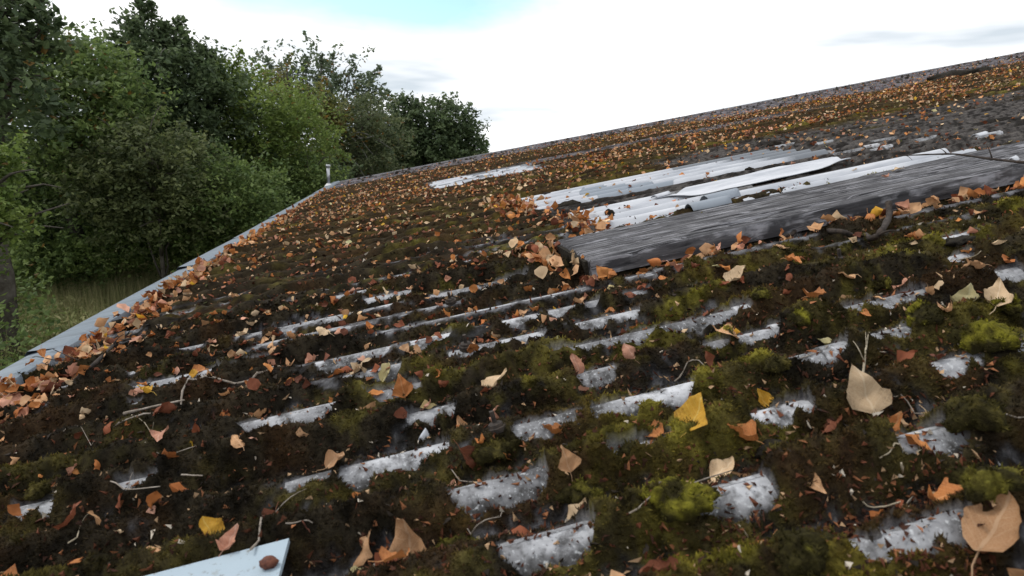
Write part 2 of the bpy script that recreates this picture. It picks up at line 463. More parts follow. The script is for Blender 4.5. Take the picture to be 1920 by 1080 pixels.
def bare_zone(u, v):
    """0..1: sheets washed clean of moss (round the rooflights, along the far verge, some runs of sheets)"""
    w1 = fbm(u * .8, v * 1.6, 51, 3)
    z = sstep(2.42, 2.50, v) * (1 - sstep(4.05, 4.15, v)) * sstep(.62, .72, u + .1 * (w1 - .5))
    z = np.maximum(z, .75 * sstep(3.3, 3.5, u) * 0)
    # smooth brownish run beyond the rooflights
    z = np.maximum(z, .8 * sstep(1.6, 2.0, u) * sstep(4.0, 4.2, v) * (1 - sstep(4.6, 5.0, v + .5 * (w1 - .5))))
    z = np.maximum(z, sstep(6.1, 6.25, v) * (1 - sstep(7.4, 7.6, v)) * sstep(.2, .35, u) * (1 - sstep(1.3, 1.6, u)))
    z = np.maximum(z, .85 * sstep(6.9, 7.1, v + .3 * (w1 - .5)) * (1 - sstep(7.7, 8.0, v)) * sstep(1.0, 1.8, u) * (1 - sstep(4.0, 6.5, u)))
    z = np.maximum(z, .85 * sstep(8.0, 9.6, v + 2.2 * (w1 - .5)) * sstep(3.5, 6.0, u))
    z = np.maximum(z, .92 * sstep(10.4, 11.3, v + 1.4 * (w1 - .5)))
    return z

# cushions (domes) in the moss mat
def make_domes():
    L = []
    def scat(n, u0_, u1_, v0_, v1_, ra, rb, seed):
        u = rng.uniform(u0_, u1_, n); v = rng.uniform(v0_, v1_, n)
        r = ra * (rb / ra) ** rng.uniform(0, 1, n)
        m = fbm(u * 3.0, v * 7.0, 21, 3)
        keep = (m > rng.uniform(.30, .62, n)) & (u < 1.25 * v + .5)
        # fewer right on top of crests
        ph = np.cos(2 * np.pi * (v - PH) / PIT)
        keep &= (ph > -.35) | (rng.uniform(0, 1, n) < .25)
        keep &= bare_zone(u, v) < .5
        L.append(np.stack([u, v, r, r * rng.uniform(.35, .75, n), m], 1)[keep])
    scat(900, -1.2, 3.6, .35, 3.0, .022, .055, 1)
    scat(5200, -1.2, 3.4, .35, 2.6, .010, .026, 2)
    scat(9000, -1.2, 1.3, .35, 1.25, .005, .012, 3)
    scat(2600, -1.2, 6.5, 3.0, 5.5, .03, .06, 4)
    return np.vstack(L)
DOMES = make_domes()

BANDS = []
SL = 1.95
def lap(u): return .0075 * (1 - ((u - EAVE_U + .10) % SL) / (SL + .13)) - .0025
def band(u0_, u1_, v0_, v1_, resu, res):
    nu = int((u1_ - u0_) / resu) + 1; nv = int((v1_ - v0_) / res) + 1
    us = np.linspace(u0_, u1_, nu); vs = np.linspace(v0_, v1_, nv)
    U, Vv = np.meshgrid(us, vs)
    S = prof(Vv) + lap(U)
    big = fbm(U * 2.2, Vv * 5.5, 3, 4)
    nmid = fbm(U * 9, Vv * 16, 8, 4, .6)
    nfin = fbm(U * 60, Vv * 75, 15, 3, .7)
    bz = bare_zone(U, Vv)
    # moss mat thickness
    nearf = 1 - sstep(2.4, 3.4, Vv)
    t = .007 + .026 * (big - .42) + .024 * (nmid - .42) + .012 * (nfin - .5) + .004 * (1 - nearf)
    bil = fbm(U * 24, Vv * 30, 118, 3, .55); bil = 1 - np.abs(2 * bil - 1) ** .7
    t += .024 * (bil - .62) * (.6 + .4 * nearf)
    crf = .5 + .5 * np.cos(2 * np.pi * (Vv - PH) / PIT)
    t = t * (.22 + .95 * crf) + .009 * crf ** 1.5 - .004 * (1 - crf)
    # crests tend to be thinner, worn in runs
    wear = fbm(U * 2.6, np.round((Vv - PH) / PIT) * 5.31, 77, 3, .5)
    cr = np.clip(np.cos(2 * np.pi * (Vv - PH) / PIT), 0, 1) ** .8
    worn = cr * (.55 + .45 * sstep(1.25, 1.7, Vv)) * sstep(.43, .62, wear + .40 * (nmid - .5)) * (.35 + .65 * nearf)
    t = t * (1 - worn) - .003 * worn
    dome = np.zeros_like(t); dm = np.zeros_like(t)
    du = us[1] - us[0]; dv = vs[1] - vs[0]
    for (a, b, r, h, m) in DOMES:
        if a + r < u0_ or a - r > u1_ or b + r < v0_ or b - r > v1_ or r < res * 1.2: continue
        i0 = max(0, int((a - 1.5 * r - u0_) / du)); i1 = min(nu, int((a + 1.5 * r - u0_) / du) + 2)
        j0 = max(0, int((b - r - v0_) / dv)); j1 = min(nv, int((b + r - v0_) / dv) + 2)
        q = 1 - ((U[j0:j1, i0:i1] - a) / (1.4 * r)) ** 2 - ((Vv[j0:j1, i0:i1] - b) / r) ** 2
        hh = h * np.sqrt(np.clip(q, 0, 1))
        D = dome[j0:j1, i0:i1]; np.maximum(D, hh, out=D)
        K = dm[j0:j1, i0:i1]; K[hh >= D - 1e-9] = m
    t = np.maximum(t, t * .4 + dome * (.8 + .5 * (nfin - .5) + .6 * (nmid - .4)))
    ex = np.zeros_like(t)
    for (a, b, hu, hv, st) in EXP:
        if a + hu * 1.6 < u0_ or a - hu * 1.6 > u1_ or b + .08 < v0_ or b - .08 > v1_: continue
        i0 = max(0, int((a - 1.6 * hu - u0_) / du)); i1 = min(nu, int((a + 1.6 * hu - u0_) / du) + 2)
        j0 = max(0, int((b - .08 - v0_) / dv)); j1 = min(nv, int((b + .08 - v0_) / dv) + 2)
        if i1 <= i0 or j1 <= j0: continue
        uu = U[j0:j1, i0:i1]; vv = Vv[j0:j1, i0:i1]
        nn = fbm(uu * 22, vv * 22, 31, 3, .6) - .5
        q = 1.15 - ((uu - a) / hu) ** 4 - ((vv - b + .004) / (hv * 1.05)) ** 2 + nn * 2.1
        E_ = ex[j0:j1, i0:i1]; np.maximum(E_, st * np.clip(q * 1.0, 0, 1), out=E_)
    t = t * (1 - sstep(0, .55, ex)) - .0045 * sstep(.1, .8, ex)
    t = t * (1 - bz) + bz * (.0022 + .010 * np.clip(nfin - .60, 0, 1) + .05 * np.clip(nmid - .60, 0, 1))
    t = np.where(ex > .25, np.minimum(t, -.002), t)
    fill = -.0205 + .012 * (nmid - .5) + .006 * (nfin - .5) + .016 * (big - .5)
    fill = fill - bz * .006
    mossz = S + t
    isfill = fill > mossz
    Z = np.maximum(mossz, fill)
    # ---- colour of the cover itself
    c1 = fbm(U * 5, Vv * 9, 41, 4, .6); c2 = fbm(U * 40, Vv * 44, 47, 3, .7)
    farf = sstep(1.9, 4.5, Vv)
    dark = np.array([.026, .021, .013]); olive = np.array([.075, .062, .018]); bright = np.array([.200, .182, .024])
    brown = np.array([.060, .032, .013])
    lushr = sstep(-.9, .9, (U - .1 * Vv) / (.45 * Vv))
    k = np.clip((c1 - .51 + .16 * (lushr - .5)) * 3.2 + (c2 - .5) * 1.3 + dome * 9 * (.4 + lushr), 0, 1)[..., None]
    C = dark * (1 - k) + olive * k
    kb = np.clip((dm - .44) * 6, 0, 1) * np.clip(dome * 60, 0, 1) * sstep(.42, .56, c1 + .25 * (c2 - .5) + .06 * (lushr - .5))
    kb = (kb * .8 * (.25 + .75 * lushr))[..., None]
    C = C * (1 - kb) + bright * (.6 + .8 * c2[..., None]) * kb
    gr = fbm(U * 26, Vv * 34, 402, 3, .7); C = C * (.45 + 1.1 * sstep(.30, .68, gr))[..., None]
    kr = (np.clip((fbm(U * 7, Vv * 12, 61, 4, .6) - .52) * 5, 0, 1) * (.55 + .3 * farf))[..., None]
    C = C * (1 - kr) + brown * kr
    ko = (farf * .5)[..., None]
    C = C * (1 - ko) + np.array([.060, .038, .014]) * (.5 + c1[..., None]) * ko
    deb = np.array([.019, .014, .012]) * (.5 + 1.1 * c2[..., None]) + np.array([.030, .011, .005]) * np.clip((c1 - .5) * 3, 0, 1)[..., None]
    C = np.where(isfill[..., None], deb, C)
    film = sstep(.0085, .0006, t + .008 * (c2 - .5)) * (~isfill)
    grey = np.array([.125, .127, .135]) * (.30 + 1.5 * sstep(.0035, -.001, t + .004 * (nfin - .5)))[..., None]
    C = C * (1 - film[..., None] * .85) + grey * film[..., None] * .85
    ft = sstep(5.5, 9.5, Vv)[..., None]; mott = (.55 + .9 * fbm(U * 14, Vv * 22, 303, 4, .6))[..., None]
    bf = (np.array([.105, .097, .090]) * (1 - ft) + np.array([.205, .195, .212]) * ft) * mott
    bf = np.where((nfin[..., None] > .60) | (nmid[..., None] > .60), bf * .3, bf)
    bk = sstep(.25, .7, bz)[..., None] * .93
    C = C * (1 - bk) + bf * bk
    keep = (U < 1.25 * Vv + .55)
    idx = np.arange(nu * nv).reshape(nv, nu)
    F = np.stack([idx[:-1, :-1], idx[:-1, 1:], idx[1:, 1:], idx[1:, :-1]], -1).reshape(-1, 4)
    below = Z < S - .004
    kf = keep[:-1, :-1].ravel() & ~(below[:-1, :-1] & below[1:, 1:] & below[1:, :-1] & below[:-1, 1:]).ravel()
    F = F[kf]
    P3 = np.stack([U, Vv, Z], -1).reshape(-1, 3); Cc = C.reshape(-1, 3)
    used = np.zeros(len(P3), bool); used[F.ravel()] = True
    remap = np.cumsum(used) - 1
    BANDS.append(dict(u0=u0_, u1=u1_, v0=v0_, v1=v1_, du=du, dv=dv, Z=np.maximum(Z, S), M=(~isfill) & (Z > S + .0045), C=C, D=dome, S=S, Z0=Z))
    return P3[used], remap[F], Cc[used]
specs = [(-1.21, 1.32, .36, 1.16, .0036, .0036), (-1.21, 3.1, 1.16, 2.36, .0075, .0062), (-1.21, 6.6, 2.36, 5.0, .020, .0105), (-1.21, 15.5, 5.0, 13.08, .065, .020)]
mv, mf, mc, nn0 = [], [], [], 0
for s_ in specs:
    a, b, c = band(*s_)
    mv.append(a); mf.append(b + nn0); mc.append(c); nn0 += len(a)
moss = obj_np('moss', np.vstack(mv), np.vstack(mf), moss_m, col=np.vstack(mc))
moss.matrix_world = RM
tag(moss, 'dark brown and olive moss with black debris matted over the corrugated roof', 'moss', kind='stuff')

def look(key, u, v):
    for b in BANDS:
        if b['v0'] <= v <= b['v1'] and b['u0'] <= u <= b['u1']:
            i = min(b[key].shape[1] - 1, int(round((u - b['u0']) / b['du']))); j = min(b[key].shape[0] - 1, int(round((v - b['v0']) / b['dv'])))
            return b[key][j, i]
    return None
def surf(u, v):
    z = look('Z', u, v)
    return float(prof(v)) if z is None else float(z)

# ------------------------------------------------------------------ the building
roof = empty('roofed_building', RM)
tag(roof, 'long low shed with a shallow mossy corrugated cement roof and blue grey eave flashing', 'building')
# one cement sheet: seven corrugations wide
SW = 7 * PIT
def sheet_geo(width, length, nu=8, per=12, thick=.0065, amp=AMP):
    nv = int(round(width / PIT * per)) + 1
    us = np.linspace(0, length, nu + 1); vs = np.linspace(0, width, nv)
    U, Vv = np.meshgrid(us, vs)
    return U, Vv, nu + 1, nv
def close_grid(U, Vv, Ztop, thick):
    nv, nu = U.shape
    T = np.stack([U, Vv, Ztop], -1).reshape(-1, 3); B = np.stack([U, Vv, Ztop - thick], -1).reshape(-1, 3)
    idx = np.arange(nu * nv).reshape(nv, nu); o = nu * nv
    F = [np.stack([idx[:-1, :-1], idx[:-1, 1:], idx[1:, 1:], idx[1:, :-1]], -1).reshape(-1, 4)]
    F.append(F[0][:, ::-1] + o)
    for line, rev in ((idx[0], 0), (idx[-1], 1), (idx[:, 0], 1), (idx[:, -1], 0)):
        q = np.stack([line[:-1], line[:-1] + o, line[1:] + o, line[1:]], -1)
        F.append(q[:, ::-1] if rev else q)
    return np.vstack([T, B]), np.vstack(F)
U, Vv, a_, b_ = sheet_geo(SW, SL + .13, 5, 12)
Z = AMP * np.cos(2 * np.pi * (Vv) / PIT) + .0075 * (1 - U / (SL + .13))       # tail rides on the sheet below
Vs, Fs = close_grid(U, Vv, Z, .0065)
sheet_me = mesh_np('roof_sheet', Vs, Fs, cement, smooth=True)
def edge_smooth(me):
    try: me.set_sharp_from_angle(angle=math.radians(50))
    except Exception: pass
edge_smooth(sheet_me)
k0 = math.floor((NEAR_V - PH) / PIT)
v = PH + k0 * PIT
row = 0
while v < FAR_V - .2:
    off = (0.0, .35)[row % 2] * 0
    u = EAVE_U - .10
    while u < TOP_U:
        if not (u > 1.3 * (v + SW) + 2.5):
            o = bpy.data.objects.new('roof_sheet', sheet_me); link(o, roof)
            o.location = (u, v, -.0025 + rng.uniform(-.001, .001)); 
        u += SL
    v += SW; row += 1
LAST_V = v

# --- rooflight sheets (parts), each with its own dirt
def poly_in(px, u, v, w=.03):
    P = [at(x, y, w) for x, y in px]; ins = np.zeros(u.shape, bool); n = len(P)
    for i in range(n):
        (x1, y1), (x2, y2) = P[i], P[(i + 1) % n]
        c = ((y1 > v) != (y2 > v)) & (u < (x2 - x1) * (v - y1) / (y2 - y1 + 1e-12) + x1)
        ins ^= c
    return ins
def rooflight(u0_, u1_, v0_, v1_, w0, dirt_fn, thick=.004, ragged=.0, amp=1.0):
    w0 += .003
    nu = int((u1_ - u0_) / .016) + 1; nv = int((v1_ - v0_) / (PIT / 14)) + 1
    U, Vv = np.meshgrid(np.linspace(u0_, u1_, nu), np.linspace(v0_, v1_, nv))
    D, G = dirt_fn(U, Vv); D = D + .50 * np.clip(-np.cos(2 * np.pi * (Vv - PH) / PIT), 0, 1) * fbm(U * 2, Vv * 9, 88, 3) * 1.6 + .10 * (fbm(U * 9, Vv * 20, 89, 4, .7) - .4)
    Z = amp * prof(Vv) + w0
    Ur = U.copy()
    rg = (fbm(U * 0 + 3, Vv * 22, 91, 3) - .5) * ragged
    Ur += rg * (1 - (U - u0_) / (u1_ - u0_))
    V3, F = close_grid(Ur, Vv, Z, thick)
    D2 = np.concatenate([D.ravel(), D.ravel()]); G2 = np.concatenate([G.ravel(), G.ravel()])
    o = obj_np('rooflight_sheet', V3, F, sheetclean, roof, col=np.stack([D2, G2, D2 * 0], 1))
    edge_smooth(o.data); return o
z0 = lambda U: np.zeros_like(U)
def dA(U, Vv):
    D = .05 + .55 * sstep(1.25, 1.45, U + .25 * (Vv - 2.5)); return D, z0(U)
rooflight(.755, 1.55, 2.46, crest(2.93) + .045, .009, dA, ragged=.05)
def dB(U, Vv): return .04 + .3 * (fbm(U * 3, Vv * 12, 5) - .4), z0(U)
rooflight(1.30, 2.42, 2.10, 2.66, .020, dB, ragged=.14)
def dD(U, Vv):
    grey = poly_in([(1095, 352), (1260, 340), (1262, 352), (1140, 375), (1085, 362)], U, Vv)
    D = np.where(grey, .9, .06); D = np.maximum(D, sstep(2.0, 2.35, U + .35 * (Vv - 3.5)) * .95)
    D = np.maximum(D, .9 * sstep(3.93, 4.0, Vv) * (U > 1.75))
    return D, np.where(grey, 1.0, .55)
rooflight(.585, 2.45, 3.30, crest(4.0) + .05, .009, dD, ragged=.07)
def dF(U, Vv):
    D = sstep(.0, .25, (U - .85) * .9 - (Vv - 6.2) * .0 - .35) * .9; D = np.maximum(D, ((fbm(U * 5, Vv * 8, 17) > .60)) * .9)
    return D, np.full(U.shape, .5)
rooflight(.30, 1.50, 6.28, 7.42, .010, dF, ragged=.2)

# eave flashing, panel by panel, with lifted laps
def fl_panel(v0_, v1_, lift0, lift1, dw=0.0):
    n = 10; vs = np.linspace(v0_, v1_, n)
    sec = [(-1.165, -.030), (-1.172, .030), (-1.182, .058), (-1.200, .066), (-1.300, .060), (-1.312, .050), (-1.316, -.060), (-1.310, -.060), (-1.306, .044), (-1.20, .058), (-1.188, .052), (-1.178, .026), (-1.170, -.030)]
    sec = np.array(sec); m = len(sec)
    L = np.linspace(lift0, lift1, n)
    V3 = np.zeros((n, m, 3))
    wob = (fbm(vs * 1.3, vs * 0, 5, 3) - .5) * .012
    for i in range(n):
        V3[i, :, 0] = sec[:, 0] + wob[i]; V3[i, :, 1] = vs[i] + np.where(sec[:, 0] < -1.25, .02, -.0); V3[i, :, 2] = sec[:, 1] + L[i] * sstep(-1.17, -1.30, sec[:, 0]) + dw
    i = np.arange(n - 1)[:, None] * m; j = np.arange(m)[None]; k = (j + 1) % m
    F = np.stack([i + j, i + k, i + m + k, i + m + j], -1).reshape(-1, 4)
    o = obj_np('flashing_panel', V3.reshape(-1, 3), [F], metal_m, roof)
    o.data.set_sharp_from_angle(angle=math.radians(14))
FS = [-.3, 1.2, 2.19, 3.69, 4.9, 6.3, 7.9, 9.6, 11.3, 12.9]
for i in range(len(FS) - 1):
    fl_panel(FS[i], FS[i + 1] + (.05 if i < len(FS) - 2 else 0), .012 if i in (2, 3) else .004, -.002, .0015 * (i % 2))
# verge flashing along the far gable
b = MB()
def verge_piece(u0_, u1_, lift):
    q = MB(); n = 8
    us = np.linspace(u0_, u1_, n); sec = np.array([(12.86, .020), (12.88, .040), (13.14, .046), (13.16, .036), (13.16, -.14), (13.155, -.14), (13.153, .030), (13.13, .038), (12.89, .034), (12.87, .018)])
    m = len(sec); V3 = np.zeros((n, m, 3))
    for i in range(n):
        V3[i, :, 0] = us[i]; V3[i, :, 1] = sec[:, 0]; V3[i, :, 2] = sec[:, 1] + lift + .006 * (noise(np.array([us[i] * 1.7]), np.array([0.0]), 9)[0] - .5)
    i = np.arange(n - 1)[:, None] * m; j = np.arange(m)[None]; k = (j + 1) % m
    F = np.stack([i + j, i + m + j, i + m + k, i + k], -1).reshape(-1, 4)
    o = obj_np('verge_flashing', V3.reshape(-1, 3), [F], verge_m, roof); edge_smooth(o.data)
for i in range(9):
    verge_piece(-1.25 + i * 1.8, -1.25 + (i + 1) * 1.8 + .04, .002 * (i % 2))
# walls under it, following the slope of the roof (in roof coordinates via world corners)
def wall(name, p, q, top_drop=.09):
    V3 = []
    for (uu, vv) in (p, q):
        t = W(uu, vv, -top_drop); V3.append((t[0], t[1], -.3)); V3.append(tuple(t))
    V3 = np.array(V3); d = np.array([V3[2][0] - V3[0][0], V3[2][1] - V3[0][1], 0]); d /= np.linalg.norm(d); nrm = np.array([-d[1], d[0], 0]) * .2
    A = np.vstack([V3, V3 + nrm])
    F = np.array([(0, 2, 3, 1), (4, 5, 7, 6), (0, 1, 5, 4), (2, 6, 7, 3), (1, 3, 7, 5), (0, 4, 6, 2)])
    o = obj_np(name, A, F, brick_m, None, smooth=False)
    o.parent = roof; o.matrix_parent_inverse = RM.inverted()
wall('eave_wall', (-1.10, 12.9), (-1.10, -.2))
wall('gable_wall', (16.5, 12.9), (-1.1, 12.9))
wall('gable_wall', (-.9, -.2), (16.5, -.2))

# roofing bolts on the crests, in rows over the purlins
q = MB()
q.tube([(0, 0, -.012), (0, 0, .004)], .017, 10); q.tube([(0, 0, .004), (0, 0, .009), (0, 0, .011)], [.013, .012, .006], 8); q.tube([(0, 0, .011), (0, 0, .030)], .0045, 6)
bolt_me = q.mesh('roof_bolt', bolt_m, True); edge_smooth(bolt_me)
nb = 0
for iu in range(0, 13):
    uu = -1.05 + .12 + iu * .975
    for iv in range(0, 32):
        vv = PH + (3 + iv * 3) * PIT - (iv % 2) * 0
        if vv > 12.8 or uu > 1.14 * vv + .15: continue
        if 1.7 < vv < 4.15 and uu > .4: continue
        if rng.uniform() < .15: continue
        if nb >= 290: break
        uj = uu + rng.uniform(-.03, .03)
        z = float(prof(vv)) + .004
        hz = surf(uj, vv)
        if hz > z + .012: continue
        o = bpy.data.objects.new('roof_bolt', bolt_me); link(o, roof); o.location = (uj, vv, z); nb += 1
        s = 1.0 if vv < 8 else 1.25
        o.scale = (s, s, s); o.rotation_euler = (rng.uniform(-.15, .15), rng.uniform(-.15, .15), 0)

# ------------------------------------------------------------------ shoots of moss standing on the mat (joined, part of the moss)
def tufts():
    Vs_, Cs_, n = [], [], 0
    for bi, (dens, L0, L1, wd) in ((0, (70000, .0035, .0080, .0011)), (1, (19000, .005, .011, .0018))):
        b = BANDS[bi]
        area = (b['u1'] - b['u0']) * (b['v1'] - b['v0']); N = int(dens * area)
        u = rng.uniform(b['u0'], b['u1'], N); v = rng.uniform(b['v0'], b['v1'], N)
        i = np.round((u - b['u0']) / b['du']).astype(int); j = np.round((v - b['v0']) / b['dv']).astype(int)
        Mk = b['M'][j, i] & (u < 1.2 * v + .3) & (u > -1.25 * v - .0)
        i, j, u, v = i[Mk], j[Mk], u[Mk], v[Mk]
        z = b['Z0'][j, i] - .0008; C = b['C'][j, i]
        # surface normal
        zi = b['Z0'][j, np.clip(i + 1, 0, b['Z0'].shape[1] - 1)] - b['Z0'][j, i]; zj = b['Z0'][np.clip(j + 1, 0, b['Z0'].shape[0] - 1), i] - b['Z0'][j, i]
        Nn = np.stack([-np.clip(zi / b['du'], -1, 1), -np.clip(zj / b['dv'], -1, 1), np.ones(len(u))], 1)
        Nn /= np.linalg.norm(Nn, axis=1)[:, None]
        P = np.stack([u, v, z], 1)
        for kk in range(3):
            L = rng.uniform(L0, L1, len(u))[:, None]
            d = Nn + rng.normal(0, .45, (len(u), 3)); d /= np.linalg.norm(d, axis=1)[:, None]
            sd_ = rng.normal(0, 1, (len(u), 3)); sd_ -= (sd_ * d).sum(1)[:, None] * d; sd_ /= np.linalg.norm(sd_, axis=1)[:, None] + 1e-9
            wv = wd * rng.uniform(.6, 1.4, len(u))[:, None]
            off = rng.normal(0, .0012, (len(u), 3)); off[:, 2] = 0
            tri = np.stack([P + off - sd_ * wv, P + off + sd_ * wv, P + off + d * L], 1)
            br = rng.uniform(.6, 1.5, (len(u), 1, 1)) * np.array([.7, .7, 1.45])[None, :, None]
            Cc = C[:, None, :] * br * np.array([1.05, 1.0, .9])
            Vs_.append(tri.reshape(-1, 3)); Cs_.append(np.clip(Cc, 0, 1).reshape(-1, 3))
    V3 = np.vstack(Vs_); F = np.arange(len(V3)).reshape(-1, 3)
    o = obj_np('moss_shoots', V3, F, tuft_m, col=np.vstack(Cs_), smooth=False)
    o.parent = moss; o['kind'] = 'stuff'
    return len(F)
NT_ = tufts()

# ------------------------------------------------------------------ fallen leaves
PROF = {
    'deltoid': ([0, .05, .16, .34, .58, .80, 1], [.02, .26, .47, .45, .27, .11, 0]),
    'ovate': ([0, .06, .2, .42, .65, .84, 1], [.02, .17, .33, .40, .31, .16, 0]),
    'round': ([0, .06, .2, .45, .7, .9, 1], [.02, .28, .46, .50, .38, .16, 0]),
}
def leaf_geo(kind, size, curl_x, curl_l, fold, crump, seed, nt=11, ns=7, stem=True):
    r = np.random.default_rng(seed)
    T = np.linspace(0, 1, nt); T = T ** .9
    t0_, w0_ = PROF[kind]; tf = np.linspace(0, 1, 61); wf = np.interp(tf, t0_, w0_); wf[1:-1] = np.convolve(np.pad(wf, 4, 'edge'), np.ones(9) / 9, 'valid')[1:-1]; wv = np.interp(T, tf, wf)
    S = np.linspace(-1, 1, ns)
    rag = 1 + .07 * r.uniform(-1, 1, (nt, 2)); rag = np.where(S[None] < 0, rag[:, :1], rag[:, 1:])
    X = wv[:, None] * S[None] * rag + .05 * np.sin(T * 2.4 + r.uniform(0, 3))[:, None] - .03; Yl = np.repeat(T[:, None], ns, 1) + .10 * (X ** 2) * (-1) + (.05 * np.abs(S)[None] * np.sin(T * 9)[:, None]) * .5
    # back lobes
    Yl = Yl - .12 * (S[None] ** 2) * np.exp(-((T[:, None] - .05) / .12) ** 2)
    kx = curl_x if abs(curl_x) > 1e-3 else 1e-3
    ang = X * kx * 3.0
    Xo = np.sin(ang) / (kx * 3.0); Zo = (1 - np.cos(ang)) / (kx * 3.0)
    Zo = Zo + np.abs(X) * fold
    px_, py_ = r.uniform(0, 50, 2)
    Zo = Zo + (fbm(X * 3.2 + px_, Yl * 3.2 + py_, seed, 2) - .5) * .42 + (S[None] ** 4) * r.uniform(-.04, .12) * np.sin(Yl * r.uniform(5, 11) + 1)
    kl = curl_l if abs(curl_l) > 1e-3 else 1e-3
    a2 = (Yl - .4) * kl * 2.2
    Yo = np.sin(a2) / (kl * 2.2) - Zo * np.sin(a2); Z2 = (1 - np.cos(a2)) / (kl * 2.2) + Zo * np.cos(a2)
    Z2 = Z2 + r.normal(0, crump, X.shape) ; Xo = Xo + r.normal(0, crump * .5, X.shape)
    V3 = np.stack([Xo, Yo, Z2], -1).reshape(-1, 3) * size
    idx = np.arange(nt * ns).reshape(nt, ns)
    F4 = np.stack([idx[:-1, :-1], idx[:-1, 1:], idx[1:, 1:], idx[1:, :-1]], -1).reshape(-1, 4)
    uv = np.stack([.5 + X * 1.0, Yl], -1).reshape(-1, 2)
    if stem:
        n0 = len(V3); p = V3[ns // 2].copy(); L = size * r.uniform(.35, .6); sx = r.uniform(-.3, .3); w = size * .014
        st = []
        for q_, dz in ((0, 0), (.5, .03), (1, .12 * r.uniform(-1, 1))):
            c = p + np.array([sx * L * q_ * q_, -L * q_, dz * size])
            st += [c + (-w, 0, 0), c + (w, 0, 0), c + (0, 0, w * 1.5)]
        V3 = np.vstack([V3, st]); uv = np.vstack([uv, np.tile([[.5, .1]], (9, 1))])
        fs = []
        for i in range(2):
            for j in range(3):
                k = (j + 1) % 3; fs.append((n0 + i * 3 + j, n0 + i * 3 + k, n0 + i * 3 + 3 + k, n0 + i * 3 + 3 + j))
        F4 = np.vstack([F4, fs])
    return V3, F4, uv
LEAFME = {}
def leaf_mesh(kind, style, k):
    key = (kind, style, k)
    if key in LEAFME: return LEAFME[key]
    r = np.random.default_rng(abs(hash(key)) % 2 ** 31 if False else (len(kind) * 131 + len(style) * 17 + k * 7 + 3))
    cx, cl, fo, cr = {'flat': (r.uniform(.15, .4), r.uniform(-.4, .5), .12, .010), 'curled': (r.uniform(.6, 1.05), r.uniform(-.4, .8), .15, .014),
                      'folded': (r.uniform(.05, .3), r.uniform(-.3, .5), r.uniform(.5, .9), .02), 'cupped': (r.uniform(-.8, -.5), r.uniform(-.6, -.2), .0, .02), 'rolled': (1.35, r.uniform(-.2, .4), .1, .02)}[style]
    V3, F, uv = leaf_geo(kind, 1.0, cx, cl, fo, cr, 100 + k * 13 + len(style))
    me = mesh_np('fallen_leaf', V3, [F], None, smooth=True, uv=uv); me.materials.append(MATS['leaf_tan']); LEAFME[key] = me
    return me
n_leaves = 0
TAKEN = []
def to_px(u, v, w=0.02):
    q = W(u, v, w) - CAM; z = q @ fw
    return 960 + F_PX * (q @ rt) / z, 540 - F_PX * (q @ up) / z
MARKS = [(775,1000,'upright tan leaf'),(255,1062,'plate'),(430,1040,'pale plate'),(1885,1035,'largest tan leaf'),(1305,800,'golden leaf'),(1432,752,'bright yellow leaf'),(1625,780,'cream triangular leaf'),
 (1785,925,'flat ochre leaf'),(1362,636,'broad tan leaf'),(1560,640,'greenish cupped leaf'),(1812,585,'long pale green leaf'),(1275,950,'large lime cushion'),(1085,890,'cushion atop a grey crest'),(830,975,'cushion by the upright leaf'),
 (1735,605,'bright lime cushion'),(1500,610,'vivid green cushion'),(1850,655,'long lime cushion'),(925,700,'paired cream leaves'),(735,900,'pale lower crest'),(935,930,'large bare crest'),(1240,770,'longest grey crest'),(1240,600,'clean white crest'),
 (815,800,'broken sheet end'),(1190,720,'small pink leaf'),(320,730,'shiny bare crest'),(400,750,'long grey stick'),(160,700,'slanting dark stick'),(127,722,'amber leaf'),(540,765,'dusty crest'),(520,820,'lime tuft'),(690,690,'grey crest with leaves'),
 (710,553,'row of sheet laps'),(590,632,'tiny yellow leaf'),(472,660,'round yellow brown leaf'),(930,645,'slim pale crest'),(1120,595,'twin pale crests'),(1075,465,'board end'),(1600,440,'crooked branch'),(1665,385,'branch stub'),(1540,385,'rust orange leaf'),
 (1680,565,'frosty crest'),(1380,525,'pair of cream leaves'),(1425,572,'round green cushion'),(1630,685,'pale forked twig'),(1800,470,'black clod'),(1825,800,'broad olive cushion'),(1440,880,'dark moss ridge'),(500,948,'olive cushion'),(270,800,'pale curved stalk'),
 (90,935,'low olive mound'),(250,915,'level brown twig'),(1690,880,'forked pale stalk'),(1500,1060,'widest olive cushion'),(915,985,'arching stalk'),(870,808,'leaf by the broken sheet'),(1000,820,'speckled crest'),(330,704,'rolled orange leaf'),(450,600,'middle moss'),(820,640,'dim crest'),
 (1720,820,'white edged crest'),(1480,790,'dim crest below the yellow leaf'),(1900,780,'olive mound at the margin'),(1580,690,'smooth grey crest'),(1800,695,'mottled crest')]
DRIFTM = [(15,745,'nearest end of the drift'),(60,795,'large brown orange leaf'),(110,680,'open lap'),(170,640,'curved brown stalk'),(125,720,'amber leaf'),(200,640,'stick end'),(240,590,'widest bare flashing'),(290,560,'thinning drift'),(335,532,'bright yellow leaf'),(360,505,'lifted flashing step')]
BOARDM = [(1075,470,'board end'),(1130,480,'board corner'),(1200,465,'first third of the board'),(1300,440,'middle of the board'),(1400,425,'pale crest below the board'),(1470,420,'branch tip'),(1548,385,'rust orange leaf'),(1600,390,'crooked branch'),(1666,385,'branch stub'),(1685,360,'large cream leaf'),(1760,365,'green cushion by the board'),(1850,340,'far part of the board')]
USED_LABELS = set()
NEARLY = [('just above', 0, -1), ('just below', 0, 1), ('left of', -1, 0), ('right of', 1, 0), ('at', 0, 0)]
